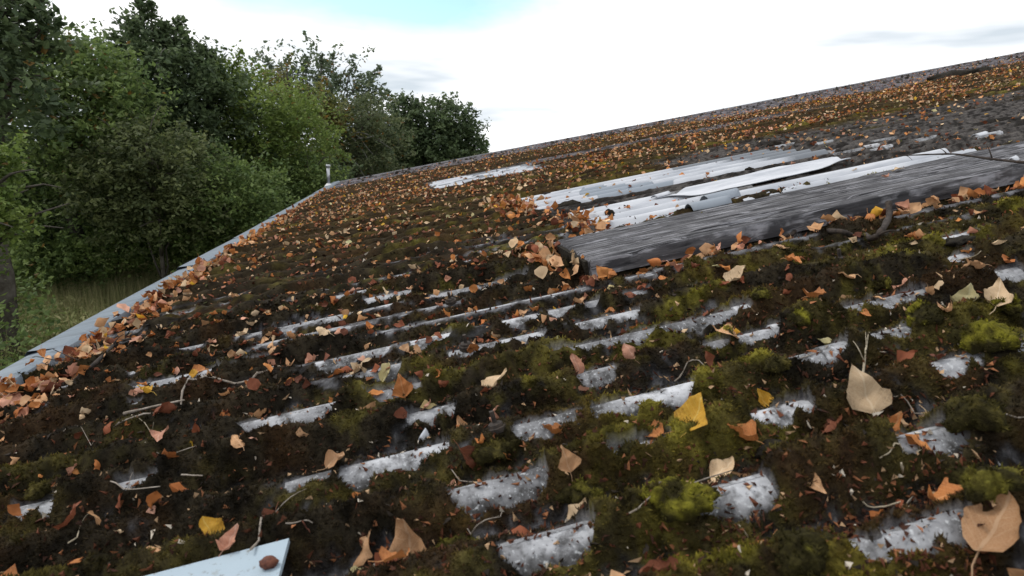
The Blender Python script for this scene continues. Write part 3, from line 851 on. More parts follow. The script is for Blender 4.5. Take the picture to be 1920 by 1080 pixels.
def place_words(u, v, marks):
    x, y = to_px(u, v); out = []
    for mx, my, nm in sorted(marks, key=lambda m: math.hypot(m[0] - x, (m[1] - y) * 1.4))[:4]:
        dx, dy = x - mx, (y - my) * 1.4
        if math.hypot(dx, dy) < 16: rel = 'touching the'
        elif abs(dx) > abs(dy): rel = 'right of the' if dx > 0 else 'left of the'
        else: rel = 'below the' if dy > 0 else 'above the'
        out.append((rel, nm))
    return out
def put_leaf(u, v, size, color, label, group=None, kind='deltoid', style='curled', k=0, yaw=0, tilt=0, roll=0, lift=.004, name='fallen_leaf'):
    global n_leaves
    o = bpy.data.objects.new(name, leaf_mesh(kind, style, k)); link(o)
    o.material_slots[0].link = 'OBJECT'; o.material_slots[0].material = MATS['leaf_' + color]
    R = Matrix.Rotation(yaw, 4, 'Z') @ Matrix.Rotation(tilt, 4, 'X') @ Matrix.Rotation(roll, 4, 'Y')
    o.matrix_world = RM @ Matrix.Translation((u, v, surf(u, v) + lift)) @ R @ Matrix.Diagonal((size, size, size, 1))
    tag(o, label, 'leaf', group); n_leaves += 1; TAKEN.append((u, v))
    return o
# leaves that the photograph singles out: px x, y, size cm, colour, kind, style, yaw deg, tilt deg, label
D = math.radians
HERO = [
 (775,1045,8.6,'tan','deltoid','folded',5,72,'tan pointed leaf standing upright on its base beside a grey crest'),
 (255,1062,7.0,'tan','deltoid','curled',-75,22,'folded tan leaf with curled stalk lying above the pale metal plate'),
 (1862,1058,7.6,'tan','ovate','curled',-70,24,'largest tan leaf, with upright stalk, in the lower corner of the roof'),
 (1305,800,5.6,'yellow','deltoid','flat',-60,35,'golden yellow leaf leaning against a cream leaf below a long grey crest'),
 (1345,802,4.6,'cream','ovate','curled',-70,20,'cream leaf tucked behind the golden yellow leaf'),
 (1432,752,4.2,'yellow','ovate','curled',20,45,'bright yellow leaf with a pale underside standing on dark moss'),
 (1625,790,7.2,'cream','deltoid','flat',-15,42,'large cream triangular leaf with visible veins propped up on moss'),
 (1672,812,4.4,'orange','deltoid','curled',-80,30,'orange brown leaf touching the cream triangular leaf'),
 (1785,925,6.2,'orange','deltoid','flat',80,18,'flat ochre leaf resting on green moss beside a forked twig'),
 (1362,636,5.6,'tan','deltoid','flat',80,35,'broad tan leaf with stalk facing away, over a short grey crest'),
 (1560,640,5.0,'green','ovate','cupped',80,30,'pale greenish cupped leaf between two grey crest patches'),
 (1812,585,6.2,'green','deltoid','curled',-60,25,'long pale green leaf beside the bright cushion of moss'),
 (1870,620,6.2,'cream','deltoid','curled',-55,35,'creamy curled leaf half over a dark clod at the edge'),
 (1708,548,5.2,'pink','deltoid','folded',-70,40,'pinkish tan leaf with an upturned tip above a grey crest'),
 (1590,570,4.2,'tan','ovate','flat',85,15,'small flat tan oval leaf on mossy crest'),
 (1382,538,6.0,'cream','deltoid','flat',-80,20,'pale cream leaf flat on the moss below another of its kind'),
 (1355,512,5.6,'cream','round','flat',60,15,'pale cream leaf with an orange fleck on the rim'),
 (1330,498,5.6,'orange','deltoid','curled',80,18,'ochre leaf lying lengthwise just below the board'),
 (925,700,6.2,'cream','deltoid','folded',-75,38,'paired cream leaf with raised corner on dark debris'),
 (898,706,4.0,'cream','ovate','flat',80,20,'cream oval leaf touching the raised cream leaf'),
 (868,808,4.6,'tan','deltoid','folded',10,62,'upright tan leaf beside the broken end of a sheet'),
 (1042,840,4.0,'orange','ovate','curled',85,15,'small orange brown leaf below a short grey crest'),
 (1190,720,3.4,'pink','round','cupped',20,50,'small pinkish leaf standing against a pale crest'),
 (1075,938,3.6,'tan','deltoid','folded',10,60,'narrow tan leaf standing on its stalk near a green cushion'),
 (1083,968,3.6,'cream','ovate','flat',-70,25,'small cream leaf under the narrow standing leaf'),
 (725,706,4.8,'green','ovate','rolled',-30,30,'greenish boat shaped leaf on a grey crest'),
 (685,730,5.4,'cream','deltoid','flat',-80,20,'cream leaf lying along a grey crest with its stalk out'),
 (755,728,4.8,'orange','deltoid','folded',5,60,'orange leaf with its tip pointing up beside a dusty crest'),
 (1090,738,4.2,'pink','ovate','rolled',10,70,'thin rolled leaf standing like a hook'),
 (520,800,5.8,'tan','deltoid','curled',-60,20,'tan leaf lying over a bright green tuft of moss'),
 (470,742,4.8,'cream','deltoid','curled',70,15,'cream leaf with a yellow green stalk end beside the long stick'),
 (127,722,5.6,'orange','round','flat',80,22,'amber leaf on dark moss below the eave drift'),
 (65,795,7.0,'orange','deltoid','curled',-60,25,'large brown orange leaf near the edge of the eave drift'),
 (472,660,3.6,'yellow','round','flat',70,25,'small round yellow brown leaf on black moss'),
 (512,642,4.0,'tan','deltoid','folded',180,40,'tan leaf pointing downward beside the round yellow one'),
 (575,636,4.6,'tan','deltoid','curled',-80,25,'tan leaf in a line with a small yellow leaf'),
 (595,628,3.0,'yellow','round','flat',60,30,'tiny yellow round leaf touching a tan leaf'),
 (622,672,3.8,'cream','round','cupped',60,30,'pale knobbly leaf at the lower end of a grey crest'),
 (330,704,6.0,'orange','ovate','rolled',-70,15,'long rolled orange leaf on black debris'),
 (335,532,4.5,'yellow','ovate','flat',-70,30,'bright yellow leaf at the end of the eave drift'),
 (1655,455,4.6,'tan','deltoid','folded',-160,50,'pointed tan leaf leaning on the crooked dark branch'),
 (1830,552,4.2,'tan','ovate','curled',88,15,'tan leaf lying level on moss beside the roof edge'),
 (1685,357,4.6,'cream','deltoid','curled',-70,45,'large cream leaf standing at the lower edge of the board'),
 (1548,385,5.2,'orange','deltoid','folded',-10,60,'rust orange leaf standing against the side of the board'),
 (1560,820,5.0,'rust','ovate','curled',-60,12,'long dark rust leaf among debris below the cream triangle'),
 (1395,862,4.6,'orange','deltoid','folded',70,35,'brown folded leaf with thin stalk below the dark clod'),
 (405,1028,4.0,'yellow','round','curled',40,40,'orange yellow leaf heap topping the edge of the plate'),
 (438,1030,3.6,'pink','deltoid','curled',-40,30,'salmon leaf against the upper edge of the plate'),
 (470,902,3.0,'tan','round','cupped',40,35,'small curled tan leaf alone above the plate'),
 (685,1058,4.6,'tan','deltoid','cupped',-50,35,'brown shell shaped leaf right of the pale plate'),
]
for i, (x, y, s, col_, kind, style, yaw, tilt, lab) in enumerate(HERO):
    u, v = at(x, y, .015)
    z = surf(u, v) + .005
    u, v = at(x, y, z)
    put_leaf(u, v, s / 100 * .98, col_, lab, None, kind, style, i % 4, D(yaw), D(tilt), D((i * 37) % 30 - 15), .006 + .0025 * s * math.sin(D(abs(tilt))) * .9)
# leaves lying on the board
BOARD_TOP = .080
for (x, y, s, col_, style, yaw, lab) in [(1680,321,3.6,'cream','flat',70,'cream leaf lying on the weathered board'), (1660,335,2.6,'pink','folded',10,'small pink brown leaf on the board beside the cream one'), (1176,390,3.0,'orange','curled',60,'orange leaf at the upper edge of the board on the white sheet')]:
    u, v = at(x, y, BOARD_TOP if y < 380 else .04)
    o = put_leaf(u, v, s / 100, col_, lab, None, 'deltoid', style, 1, D(yaw), D(8), 0, 0)
    o.matrix_world = RM @ Matrix.Translation((u, v, (BOARD_TOP if y < 380 else .036) + .006)) @ Matrix.Rotation(D(yaw), 4, 'Z') @ Matrix.Diagonal((s / 100, s / 100, s / 100, 1))

COLW = ['tan', 'orange', 'rust', 'cream', 'pink', 'yellow', 'green']
NAMEC = {'tan': 'tan', 'orange': 'orange brown', 'rust': 'dark rust', 'cream': 'pale cream', 'pink': 'pinkish brown', 'yellow': 'yellow', 'green': 'pale green'}
def rand_leaf(u, v, where, group, wts, s0=3.2, s1=5.6, stand=.25, lift=.004, marks=MARKS):
    col_ = random.choices(COLW, wts)[0]
    style = random.choices(['flat', 'curled', 'folded', 'cupped', 'rolled'], [2, 4, 3, 1.5, 1])[0]
    kind = random.choice(['deltoid', 'deltoid', 'ovate', 'round'])
    tilt = random.uniform(-.4, .4) if random.random() > stand else random.uniform(.6, 1.3) * random.choice([-1, 1])
    s = random.uniform(s0, s1) / 100
    stands = abs(tilt) > .6; big_ = 'large' if s > s0 / 100 + .7 * (s1 - s0) / 100 else ('small' if s < s0 / 100 + .3 * (s1 - s0) / 100 else '')
    lab = None
    for rel, nm in place_words(u, v, marks):
        for form in (f'{NAMEC[col_]} {style} leaf {rel} {nm}', f'{big_} {NAMEC[col_]} {style} leaf {rel} {nm}', f'{big_} {NAMEC[col_]} {style} leaf {"standing" if stands else "lying"} {rel} {nm}'):
            form = ' '.join(form.split()) + where
            if form not in USED_LABELS and len(form.replace('-', ' ').split()) <= 16: lab = form; break
        if lab: break
    if not lab: lab = form
    USED_LABELS.add(lab)
    put_leaf(u, v, s, col_, lab, f'{NAMEC[col_]} {style} leaves {group}', kind, style, random.randrange(4), random.uniform(0, 6.28), tilt, random.uniform(-.4, .4), lift + s * .25 * abs(math.sin(tilt)))
# the drift against the eave flashing
for i in range(92):
    v = 1.55 + 2.3 * random.random() ** 1.15
    wdt = .17 * (1 - .55 * max(0, (v - 1.8) / 2.2))
    u = -1.15 + wdt * random.random() ** 1.2
    rand_leaf(u, v, ', in the eave drift', 'drifted along the eave flashing', [4.5, 5.5, 2.2, 1.2, 2, .3, 0], 3.0, 5.2, .55, .008 + .035 * max(0, 1 - (u + 1.15) / wdt) * random.random(), DRIFTM)
# in front of the board
for i in range(38):
    u = .42 + 1.75 * random.random(); v = 1.765 - .13 * random.random() ** 1.6
    if i < 12: u, v = random.uniform(.36, .50), random.uniform(1.72, 2.2)
    rand_leaf(u, v, ', caught along the board', 'caught along the board', [4, 4, 2.5, 2, 3, .3, .2], 3.0, 5.0, .6, .006, BOARDM)
# scattered singly
cnt = 0
while cnt < 104:
    v = .5 + 2.1 * random.random() ** .8; u = random.uniform(-1.0, 1.05 * v + .1)
    if u < -.78 * v - .02: continue
    if v > 1.62 and u > .35: continue
    if any((u - a) ** 2 + (v - b_) ** 2 < .055 ** 2 for a, b_ in TAKEN): continue
    if u < -.2 and v < .78: continue
    rand_leaf(u, v, '', 'scattered on the moss', [3, 3.2, 2.4, 2.2, 1.6, .35, .35], 2.4, 4.6, .22); cnt += 1

# the rest of the leaves: joined
def litter(name, label, U_, V_, size, wts, parts=None, tilt=.45, nt=4, ns=3, zf=None):
    cols = np.array([LEAFC[k][0] for k in COLW]); cols2 = np.array([LEAFC[k][1] for k in COLW])
    protos = []
    for k in range(10):
        cx, cl, fo = [(.6, .2, .1), (.1, .2, .6), (.2, -.3, .1), (1.1, .1, .1), (-.6, -.3, 0)][k % 5]
        V3, F, _ = leaf_geo(['deltoid', 'ovate', 'round'][k % 3], 1.0, cx, cl, fo, .03, 500 + k, nt, ns, False); protos.append((V3, F))
    n = len(U_); pi = rng.integers(0, 10, n); ci = rng.choice(7, n, p=np.array(wts) / sum(wts))
    yaw = rng.uniform(0, 2 * np.pi, n); tx = rng.normal(0, tilt, n); ty = rng.normal(0, tilt, n)
    Zs = np.array([surf(a, b) for a, b in zip(U_, V_)]) if zf is None else zf
    Vo, Fo, Co = [], [], []; off = 0
    for k in range(10):
        m = np.where(pi == k)[0]
        if not len(m): continue
        V3, F = protos[k]; nvv = len(V3)
        cy, sy = np.cos(yaw[m]), np.sin(yaw[m]); cx, sx = np.cos(tx[m]), np.sin(tx[m]); cz, sz = np.cos(ty[m]), np.sin(ty[m])
        x = V3[None, :, 0]; y = V3[None, :, 1]; z = V3[None, :, 2]
        y1 = y * cx[:, None] - z * sx[:, None]; z1 = y * sx[:, None] + z * cx[:, None]
        x2 = x * cz[:, None] + z1 * sz[:, None]; z2 = -x * sz[:, None] + z1 * cz[:, None]
        x3 = x2 * cy[:, None] - y1 * sy[:, None]; y3 = x2 * sy[:, None] + y1 * cy[:, None]
        s = size[m][:, None]
        z2 = z2 - z2.min(1)[:, None] * .8
        P = np.stack([x3 * s + U_[m][:, None], y3 * s + V_[m][:, None], z2 * s + Zs[m][:, None] + .001], -1)
        mixf = rng.uniform(0, 1, (len(m), 1)); cc = cols[ci[m]] * (1 - mixf) + cols2[ci[m]] * mixf; cc = cc * rng.uniform(.65, 1.25, (len(m), 1))
        C = np.repeat(cc[:, None], nvv, 1) * rng.uniform(.85, 1.12, (len(m), nvv, 1))
        Vo.append(P.reshape(-1, 3)); Co.append(C.reshape(-1, 3)); Fo.append((F[None] + (np.arange(len(m)) * nvv)[:, None, None] + off).reshape(-1, 4)); off += nvv * len(m)
    o = obj_np(name, np.vstack(Vo), [np.vstack(Fo)], litter_m, None, col=np.clip(np.vstack(Co), 0, 1))
    o.matrix_world = RM; tag(o, label, 'leaf litter', kind='stuff')
    return o
def scatter(n, dens):
    U_, V_ = [], []
    while sum(map(len, U_)) < n:
        v = rng.uniform(.4, 12.8, 60000); u = rng.uniform(-1.15, 15, 60000)
        k = (u < 1.17 * v + .2) & (rng.uniform(0, 1, 60000) < dens(u, v)); U_.append(u[k]); V_.append(v[k])
    return np.concatenate(U_)[:n], np.concatenate(V_)[:n]
def dens(u, v):
    d = .08 + .45 * sstep(2.3, 3.4, v)
    d = d * (.08 + 1.9 * sstep(.28, .78, fbm(u * 1.5, v * 3.4, 201, 4, .65)))
    d = np.where(v < 2.3, .34 * sstep(.7, 2.2, v) * (1.25 - sstep(-.4, 1.6, u)) + .05, d)
    d *= 1 - .86 * bare_zone(u, v)
    d *= 1 - .55 * sstep(8, 10.5, v)
    return np.where((v > 1.7) & (v < 2.25) & (u > .42), 0, d)
Uf, Vf = scatter(31000, dens)
nr_ = Vf < 3.3
litter('leaf_litter', 'small curled leaves and leaf scraps strewn between the larger leaves near the board', Uf[nr_], Vf[nr_], rng.uniform(.012, .034, nr_.sum()), [2.6, 3.6, 4.6, 1.2, 1.2, .3, .2], tilt=.65, nt=6, ns=5)
Uf, Vf = Uf[~nr_], Vf[~nr_]
litter('leaf_litter', 'tan and orange leaf litter strewn thickly over the mossy roof beyond the board', Uf, Vf, rng.uniform(.014, .036, len(Uf)) * (1 + .015 * Vf), [3.2, 3.2, 3.0, 1.9, 1.2, .6, .25], tilt=.6)
# thicker drift at the eave and banks at the rooflight ends
n1 = 1500; v = 1.1 + 9 * rng.uniform(0, 1, n1) ** 1.8; wdt = .155 * np.clip(1 - (v - 1.8) / 7, .12, 1); u = -1.155 + wdt * rng.uniform(0, 1, n1) ** 1.4
zz = np.array([surf(a, b) for a, b in zip(u, v)]) + .035 * np.clip(1 - (u + 1.155) / wdt, 0, 1) * rng.uniform(0, 1, n1) * np.clip(1.2 - (v - 1.8) / 4, .2, 1)
u2 = np.concatenate([rng.normal(.60, .07, 260), rng.normal(.72, .05, 140), rng.uniform(.45, 2.4, 190), rng.uniform(.34, .5, 90)])
v2 = np.concatenate([rng.uniform(3.2, 4.2, 260), rng.uniform(2.4, 2.95, 140), 1.76 - .10 * rng.uniform(0, 1, 190) ** 1.5, rng.uniform(1.7, 2.3, 90)])
z2 = np.array([surf(a, b) for a, b in zip(u2, v2)]) + rng.uniform(0, .02, len(u2))
litter('leaf_drift', 'dense orange brown drift of leaves banked against flashing, board and rooflight ends', np.concatenate([u, u2]), np.concatenate([v, v2]), rng.uniform(.025, .050, n1 + len(u2)), [4.2, 4.5, 2.6, 1.6, 2.0, .3, 0], tilt=.75, nt=6, ns=5, zf=np.concatenate([zz, z2]))

# crumbs, bud scales, seeds and chips between the moss
def crumbs(n):
    v = .4 + 2.6 * rng.uniform(0, 1, n) ** 1.5; u = rng.uniform(-1, 1, n) * v * .95 + v * .12
    k = (u > -1.14) & (v > .4) & (u < 3.0) & ~((v > 1.73) & (u > .45) & (v < 2.3)); u, v = u[k], v[k]
    z = np.array([surf(a, b) for a, b in zip(u, v)]); s = rng.uniform(.0012, .0042, len(u)) * (1 + .35 * v)
    # mostly in the furrows
    ph = np.cos(2 * np.pi * (v - PH) / PIT); k = (ph < .3) | (rng.uniform(0, 1, len(u)) < .22)
    u, v, z, s = u[k], v[k], z[k], s[k]; m = len(u)
    base = np.array([(1, 0, 0), (-.5, .8, 0), (-.5, -.8, .1), (0, .1, .7)])
    A = rng.normal(0, 1, (m, 3)); A /= np.linalg.norm(A, axis=1)[:, None]; B = rng.normal(0, 1, (m, 3)); B -= (A * B).sum(1)[:, None] * A; B /= np.linalg.norm(B, axis=1)[:, None]; C = np.cross(A, B)
    el = rng.uniform(1, 2.6, (m, 1))
    P = (A * el)[:, None] * base[None, :, 0, None] + B[:, None] * base[None, :, 1, None] + C[:, None] * base[None, :, 2, None]
    P = P * s[:, None, None] + np.stack([u, v, z + .001], 1)[:, None]
    F = (np.array([(0, 1, 2), (0, 3, 1), (1, 3, 2), (2, 3, 0)])[None] + (np.arange(m) * 4)[:, None, None]).reshape(-1, 3)
    pal = np.array([(.10, .035, .018), (.05, .022, .014), (.22, .09, .04), (.40, .26, .15), (.035, .028, .022), (.5, .44, .36)])
    cc = pal[rng.choice(6, m, p=[.32, .28, .17, .10, .10, .03])] * rng.uniform(.6, 1.3, (m, 1))
    o = obj_np('debris', P.reshape(-1, 3), F, bits_m, None, col=np.repeat(cc, 4, 0), smooth=False); o.matrix_world = RM
    tag(o, 'reddish brown crumbs, bud scales and chips lying in the moss furrows', 'debris', kind='stuff')
crumbs(52000)
def flecks(n):
    v = 2.2 + 6.8 * rng.uniform(0, 1, n) ** 1.3; u = rng.uniform(-1.1, 10, n); k = (u < 1.15 * v + .1) & (rng.uniform(0, 1, n) > bare_zone(u, v) * .93) & ~((v < 2.3) & (u > .4)); u, v = u[k], v[k]
    z = np.array([surf(a, b) for a, b in zip(u, v)]) + .002; s = rng.uniform(.004, .011, len(u)); m = len(u); a = rng.uniform(0, 6.3, m); el = rng.uniform(.3, .9, m); tl = rng.normal(0, .5, (m, 2))
    dx = np.stack([np.cos(a), np.sin(a), tl[:, 0]], 1) * s[:, None]; dy = np.stack([-np.sin(a), np.cos(a), tl[:, 1]], 1) * (s * el)[:, None]; P = np.stack([u, v, z], 1)
    Q = np.stack([P - dx, P - dy * .8, P + dx, P + dy], 1).reshape(-1, 3)
    pal = np.array([(.10, .035, .018), (.035, .016, .010), (.24, .11, .05), (.46, .30, .17), (.012, .010, .009), (.055, .060, .016)])
    cc = pal[rng.choice(6, m, p=[.22, .16, .14, .10, .22, .16])] * rng.uniform(.6, 1.3, (m, 1))
    o = obj_np('debris', Q, [np.arange(len(Q)).reshape(-1, 4)], bits_m, None, col=np.repeat(cc, 4, 0), smooth=False); o.matrix_world = RM
    tag(o, 'broken leaf flecks and dark crumbs over the mossy roof beyond the board', 'debris', kind='stuff')
flecks(60000)

# ------------------------------------------------------------------ bright moss cushions
def cushion(x, y, rpx, lab, tone=1.0, col_=(.150, .165, .022)):
    u, v = at(x, y, .025); d = math.hypot(u, v) + .2
    zz_ = surf(u, v); rng2 = np.random.default_rng(int(x * 7 + y))
    Zc = (W(u, v) - CAM) @ fw
    r = rpx * .88 * Zc / F_PX
    nr, na = 14, 34
    th = np.linspace(0, 1, nr)[:, None] * np.ones((1, na)); ph = np.linspace(0, 2 * np.pi, na, endpoint=False)[None] * np.ones((nr, 1))
    hh = np.clip(r * .62, .008, .03)
    rr = r * np.sin(th * 1.75) * (1 + .75 * (fbm(np.cos(ph) * 1.6 + x, np.sin(ph) * 1.6 + y, 4, 3) - .5) * 2)
    bmp = (fbm(np.cos(ph) * th * 2.6 + x, np.sin(ph) * th * 2.6 + y, 6, 3, .6) - .5) * r * .95
    Z3 = hh * np.cos(th * 1.9) + bmp * (1 - th * .3) - .003
    X = rr * np.cos(ph) * 1.25; Y = rr * np.sin(ph)
    V3 = np.stack([X, Y, Z3], -1).reshape(-1, 3)
    idx = np.arange(nr * na).reshape(nr, na); nx = np.roll(idx, -1, 1)
    F = np.stack([idx[:-1], idx[1:], nx[1:], nx[:-1]], -1).reshape(-1, 4)
    base = np.array(col_) * tone
    cn = rng2.uniform(.55, 1.25, (len(V3), 1)); hk = np.clip(Z3.reshape(-1, 1) / hh * .5 + .5, .35, 1.0)
    pt = sstep(.42, .60, fbm(V3[:, 0] / r * 1.3 + x, V3[:, 1] / r * 1.3 + y, 9, 3) + .12 * (V3[:, 2] / hh - .5))[:, None]
    cole = (base * pt + np.array([.038, .033, .010]) * (1 - pt)) * cn
    root = empty('moss_cushion', RM @ Matrix.Translation((u, v, zz_ - .35 * hh * 0 + .002)))
    tag(root, lab, 'moss cushion', 'green cushions of moss on the roof')
    obj_np('mound', V3, [F], moss_m, root, col=cole)
    # shoots
    n = int(np.clip(r / .0028, 6, 40) ** 2 * 1.2)
    a = np.sqrt(rng2.uniform(0, 1, n)); p2 = rng2.uniform(0, 2 * np.pi, n)
    ii = np.clip((a * (nr - 1)).astype(int), 0, nr - 1); jj = (p2 / (2 * np.pi) * na).astype(int) % na
    P = V3.reshape(nr, na, 3)[ii, jj] + rng2.normal(0, r * .05, (n, 3)) * (1, 1, .1)
    Nn = P * (1, 1, 1.0); Nn[:, 2] += r * .8; Nn /= np.linalg.norm(Nn, axis=1)[:, None] + 1e-9
    Vt, Ct = [], []
    for k in range(3):
        dd = Nn + rng2.normal(0, .4, (n, 3)); dd /= np.linalg.norm(dd, axis=1)[:, None]
        sdv = np.cross(dd, rng2.normal(0, 1, (n, 3))); sdv /= np.linalg.norm(sdv, axis=1)[:, None] + 1e-9
        L = rng2.uniform(.003, .0065, (n, 1)) * (1 + .3 * v); wv = .0009 * (1 + .5 * v)
        Vt.append(np.stack([P - sdv * wv, P + sdv * wv, P + dd * L], 1).reshape(-1, 3))
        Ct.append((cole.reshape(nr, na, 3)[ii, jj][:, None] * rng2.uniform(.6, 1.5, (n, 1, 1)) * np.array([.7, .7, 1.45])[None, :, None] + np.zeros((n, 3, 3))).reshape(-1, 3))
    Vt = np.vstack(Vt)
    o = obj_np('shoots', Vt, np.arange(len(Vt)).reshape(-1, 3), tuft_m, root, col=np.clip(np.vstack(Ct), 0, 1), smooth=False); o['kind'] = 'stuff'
CUSH = [(1275,955,52,'large round lime green cushion below the black debris'),(1085,895,42,'green cushion at the upper end of a grey crest'),(830,975,44,'green cushion beside the upright tan leaf'),
 (1500,612,26,'small vivid green cushion left of the grey toned crest'),(1735,608,34,'bright lime cushion between a grey crest and a dark hollow'),(1850,662,46,'long lime topped cushion beside a bare crest'),
 (1882,582,34,'yellow green cushion under the pale green leaf'),(1425,574,18,'round green cushion left of the small tan oval leaf'),(1452,548,22,'green cushion just above a round green one'),
 (1565,488,14,'little green cushion under the crooked branch'),(1825,800,52,'broad olive cushion below the roof edge'),(1500,1065,70,'widest olive cushion with a lime top, nearest the camera'),
 (520,822,26,'lime tuft under the tan leaf beside the long stick'),(500,948,34,'olive cushion above the pale plate'),(925,832,32,'olive green cushion beside the upright leaf and broken sheet'),
 (792,922,12,'tiny lime tuft between two grey crests'),(1245,556,13,'small olive cushion beside a bare white crest'),(1655,528,18,'small green cushion below the branch stub'),
 (1722,482,26,'low green cushion below the tan pointed leaf'),(1385,500,13,'tiny green cushion beside the cream leaves'),(650,938,14,'tiny green tuft at the lower end of a pale crest'),
 (1850,955,50,'wide green bank behind the ochre leaf'),(1700,392,16,'small yellow green cushion in front of the board'),(835,685,12,'small green mound in the middle of the moss'),
 (1100,700,0,''),(1455,690,24,'olive mound above a dim grey crest'),(90,935,26,'low olive mound at the dark corner of the roof'),(560,690,0,''),(1180,845,22,'olive mound between grey crests'),
 (400,975,22,'flat olive mound above the plate'),(1380,770,26,'brown olive mound above the yellow leaves'),(1250,480,12,'small green tuft near the board end'),(1010,705,16,'olive mound right of the paired cream leaves'),
 (1460,870,34,'dark olive ridge of moss below the folded brown leaf'),(1900,860,34,'olive mound at the margin under a bare crest')]
for x, y, r, lab in CUSH:
    if r:
        lime = any(k in lab for k in ('lime', 'vivid', 'yellow green'))
        cushion(x, y, r, lab, 1.0, (.185, .172, .020) if lime else ((.135, .122, .022) if 'olive' not in lab else (.090, .076, .020)))

# ------------------------------------------------------------------ the board
def board():
    u0_, u1_, nu = .485, 3.6, 340
    nv = 72
    us = np.linspace(u0_, u1_, nu); ss = np.linspace(0, 1, nv)
    lo = 1.768 + .012 * (fbm(us * 2.5, us * 0, 3, 4) - .5) + .010 * (us - .5) / 2; hi = 2.165 + .022 * (fbm(us * 3.1, us * 0 + 4, 6, 5, .6) - .5) + .02 * (us - .5) / 2
    Ug = np.repeat(us[None], nv, 0); Vg = lo[None] + (hi - lo)[None] * ss[:, None]
    Ug = Ug + (1 - (Ug - u0_) / .05).clip(0, 1) * (.014 * (fbm(Ug * 0 + 1, Vg * 60, 8, 3) - .5) - .06 * (Vg - 1.9) * 0)
    grain = fbm(Ug * 1.6, Vg * 110, 12, 4, .6) - .5; grain2 = fbm(Ug * 6, Vg * 260, 14, 2) - .5
    crack = np.abs(fbm(Ug * .7, Vg * 16, 19, 3) - .5)
    Zt = .078 + .008 * grain + .003 * grain2 - .010 * np.exp(-(crack / .010) ** 2) + .004 * (fbm(Ug * 2, Vg * 5, 2, 3) - .5)
    edge = np.minimum(ss, 1 - ss)[:, None] * .4
    Zt -= .006 * np.exp(-(edge / .003)) + .006 * np.exp(-((Ug - u0_) / .004))
    Zb = np.full_like(Zt, .0225)
    T = np.stack([Ug, Vg, Zt], -1).reshape(-1, 3); B = np.stack([Ug, Vg, Zb], -1).reshape(-1, 3)
    idx = np.arange(nu * nv).reshape(nv, nu); o_ = nu * nv
    F = [np.stack([idx[:-1, :-1], idx[:-1, 1:], idx[1:, 1:], idx[1:, :-1]], -1).reshape(-1, 4)]
    for line, rev in ((idx[0], 0), (idx[-1], 1), (idx[:, 0], 1), (idx[:, -1], 0)):
        qd = np.stack([line[:-1], line[:-1] + o_, line[1:] + o_, line[1:]], -1); F.append(qd[:, ::-1] if rev else qd)
    F.append(np.array([[idx[0, 0] + o_, idx[-1, 0] + o_, idx[-1, -1] + o_, idx[0, -1] + o_]]))
    o = obj_np('board', np.vstack([T, B]), np.vstack(F), wood_m, None); edge_smooth(o.data)
    q = MB(); q.box(.472, .4835, 1.778, 2.158, .024, .072); q.build('end_grain', black_m, o)
    o.matrix_world = RM
    tag(o, 'long weathered blackish grey wooden board lying up the roof slope', 'board')
board()

# loose bright sheet lying over the rooflights
def loose_sheet():
    nu, nv = 70, 26
    U, S = np.meshgrid(np.linspace(0, 1, nu), np.linspace(0, 1, nv))
    uu = 1.17 + 1.02 * U + .05 * (S - .5); half = .16 * sstep(-.05, .30, U) * (1 - .35 * sstep(.7, 1, U))
    vv = 2.86 + (S - .5) * 2 * half + .07 * U
    Z = .044 + .010 * np.cos(2 * np.pi * (vv - PH) / PIT) * .7 + .012 * (fbm(uu * 5, vv * 9, 6, 3) - .5) + .006 * sstep(.8, 1.0, S) * sstep(.3, .6, U)
    V3, F = close_grid(uu, vv, Z, .003)
    o = obj_np('loose_plastic_sheet', V3, F, sheetclean, None, col=np.zeros((len(V3), 3)) + np.array([.02, 0, 0])); edge_smooth(o.data)
    o.matrix_world = RM; tag(o, 'torn bright white plastic sheet lying loose on the corrugated rooflights', 'plastic sheet')
loose_sheet()
def shard(x, y, L, Wd, yaw, lab, w=.035, mat=None, dirt=.05, bend=.012):
    u, v = at(x, y, w); n = 7
    U, S = np.meshgrid(np.linspace(-.5, .5, n), np.linspace(-.5, .5, 5))
    X = U * L + .15 * L * S * U; Y = S * Wd * (1 - .5 * np.abs(U)); Z = bend * (1 - (2 * S) ** 2)
    V3, F = close_grid(X, Y, Z, .003)
    o = obj_np('plastic_shard', V3, F, mat or sheetclean, None, col=np.zeros((len(V3), 3)) + np.array([dirt, 1, 0]))
    o.matrix_world = RM @ Matrix.Translation((u, v, w)) @ Matrix.Rotation(yaw, 4, 'Z'); tag(o, lab, 'shard')
shard(1838, 253, .09, .05, .3, 'small bright white shard lying above the board', .045)
shard(1352, 372, .16, .09, .1, 'curved blue grey shard with an arched end beside the board', .045, None, .9, .03)
shard(1330, 386, .18, .08, .0, 'lower blue grey arched shard half under the board edge', .045, None, .9, .028)
shard(1240, 366, .10, .05, .4, 'white torn shard at the tip of the loose sheet', .04)
shard(795, 822, .03, .012, 1.2, 'tiny glossy white sliver below the broken sheet end', .02)
shard(1900, 300, .05, .03, .5, 'small pale shard beside the thin branch on the board', .095)

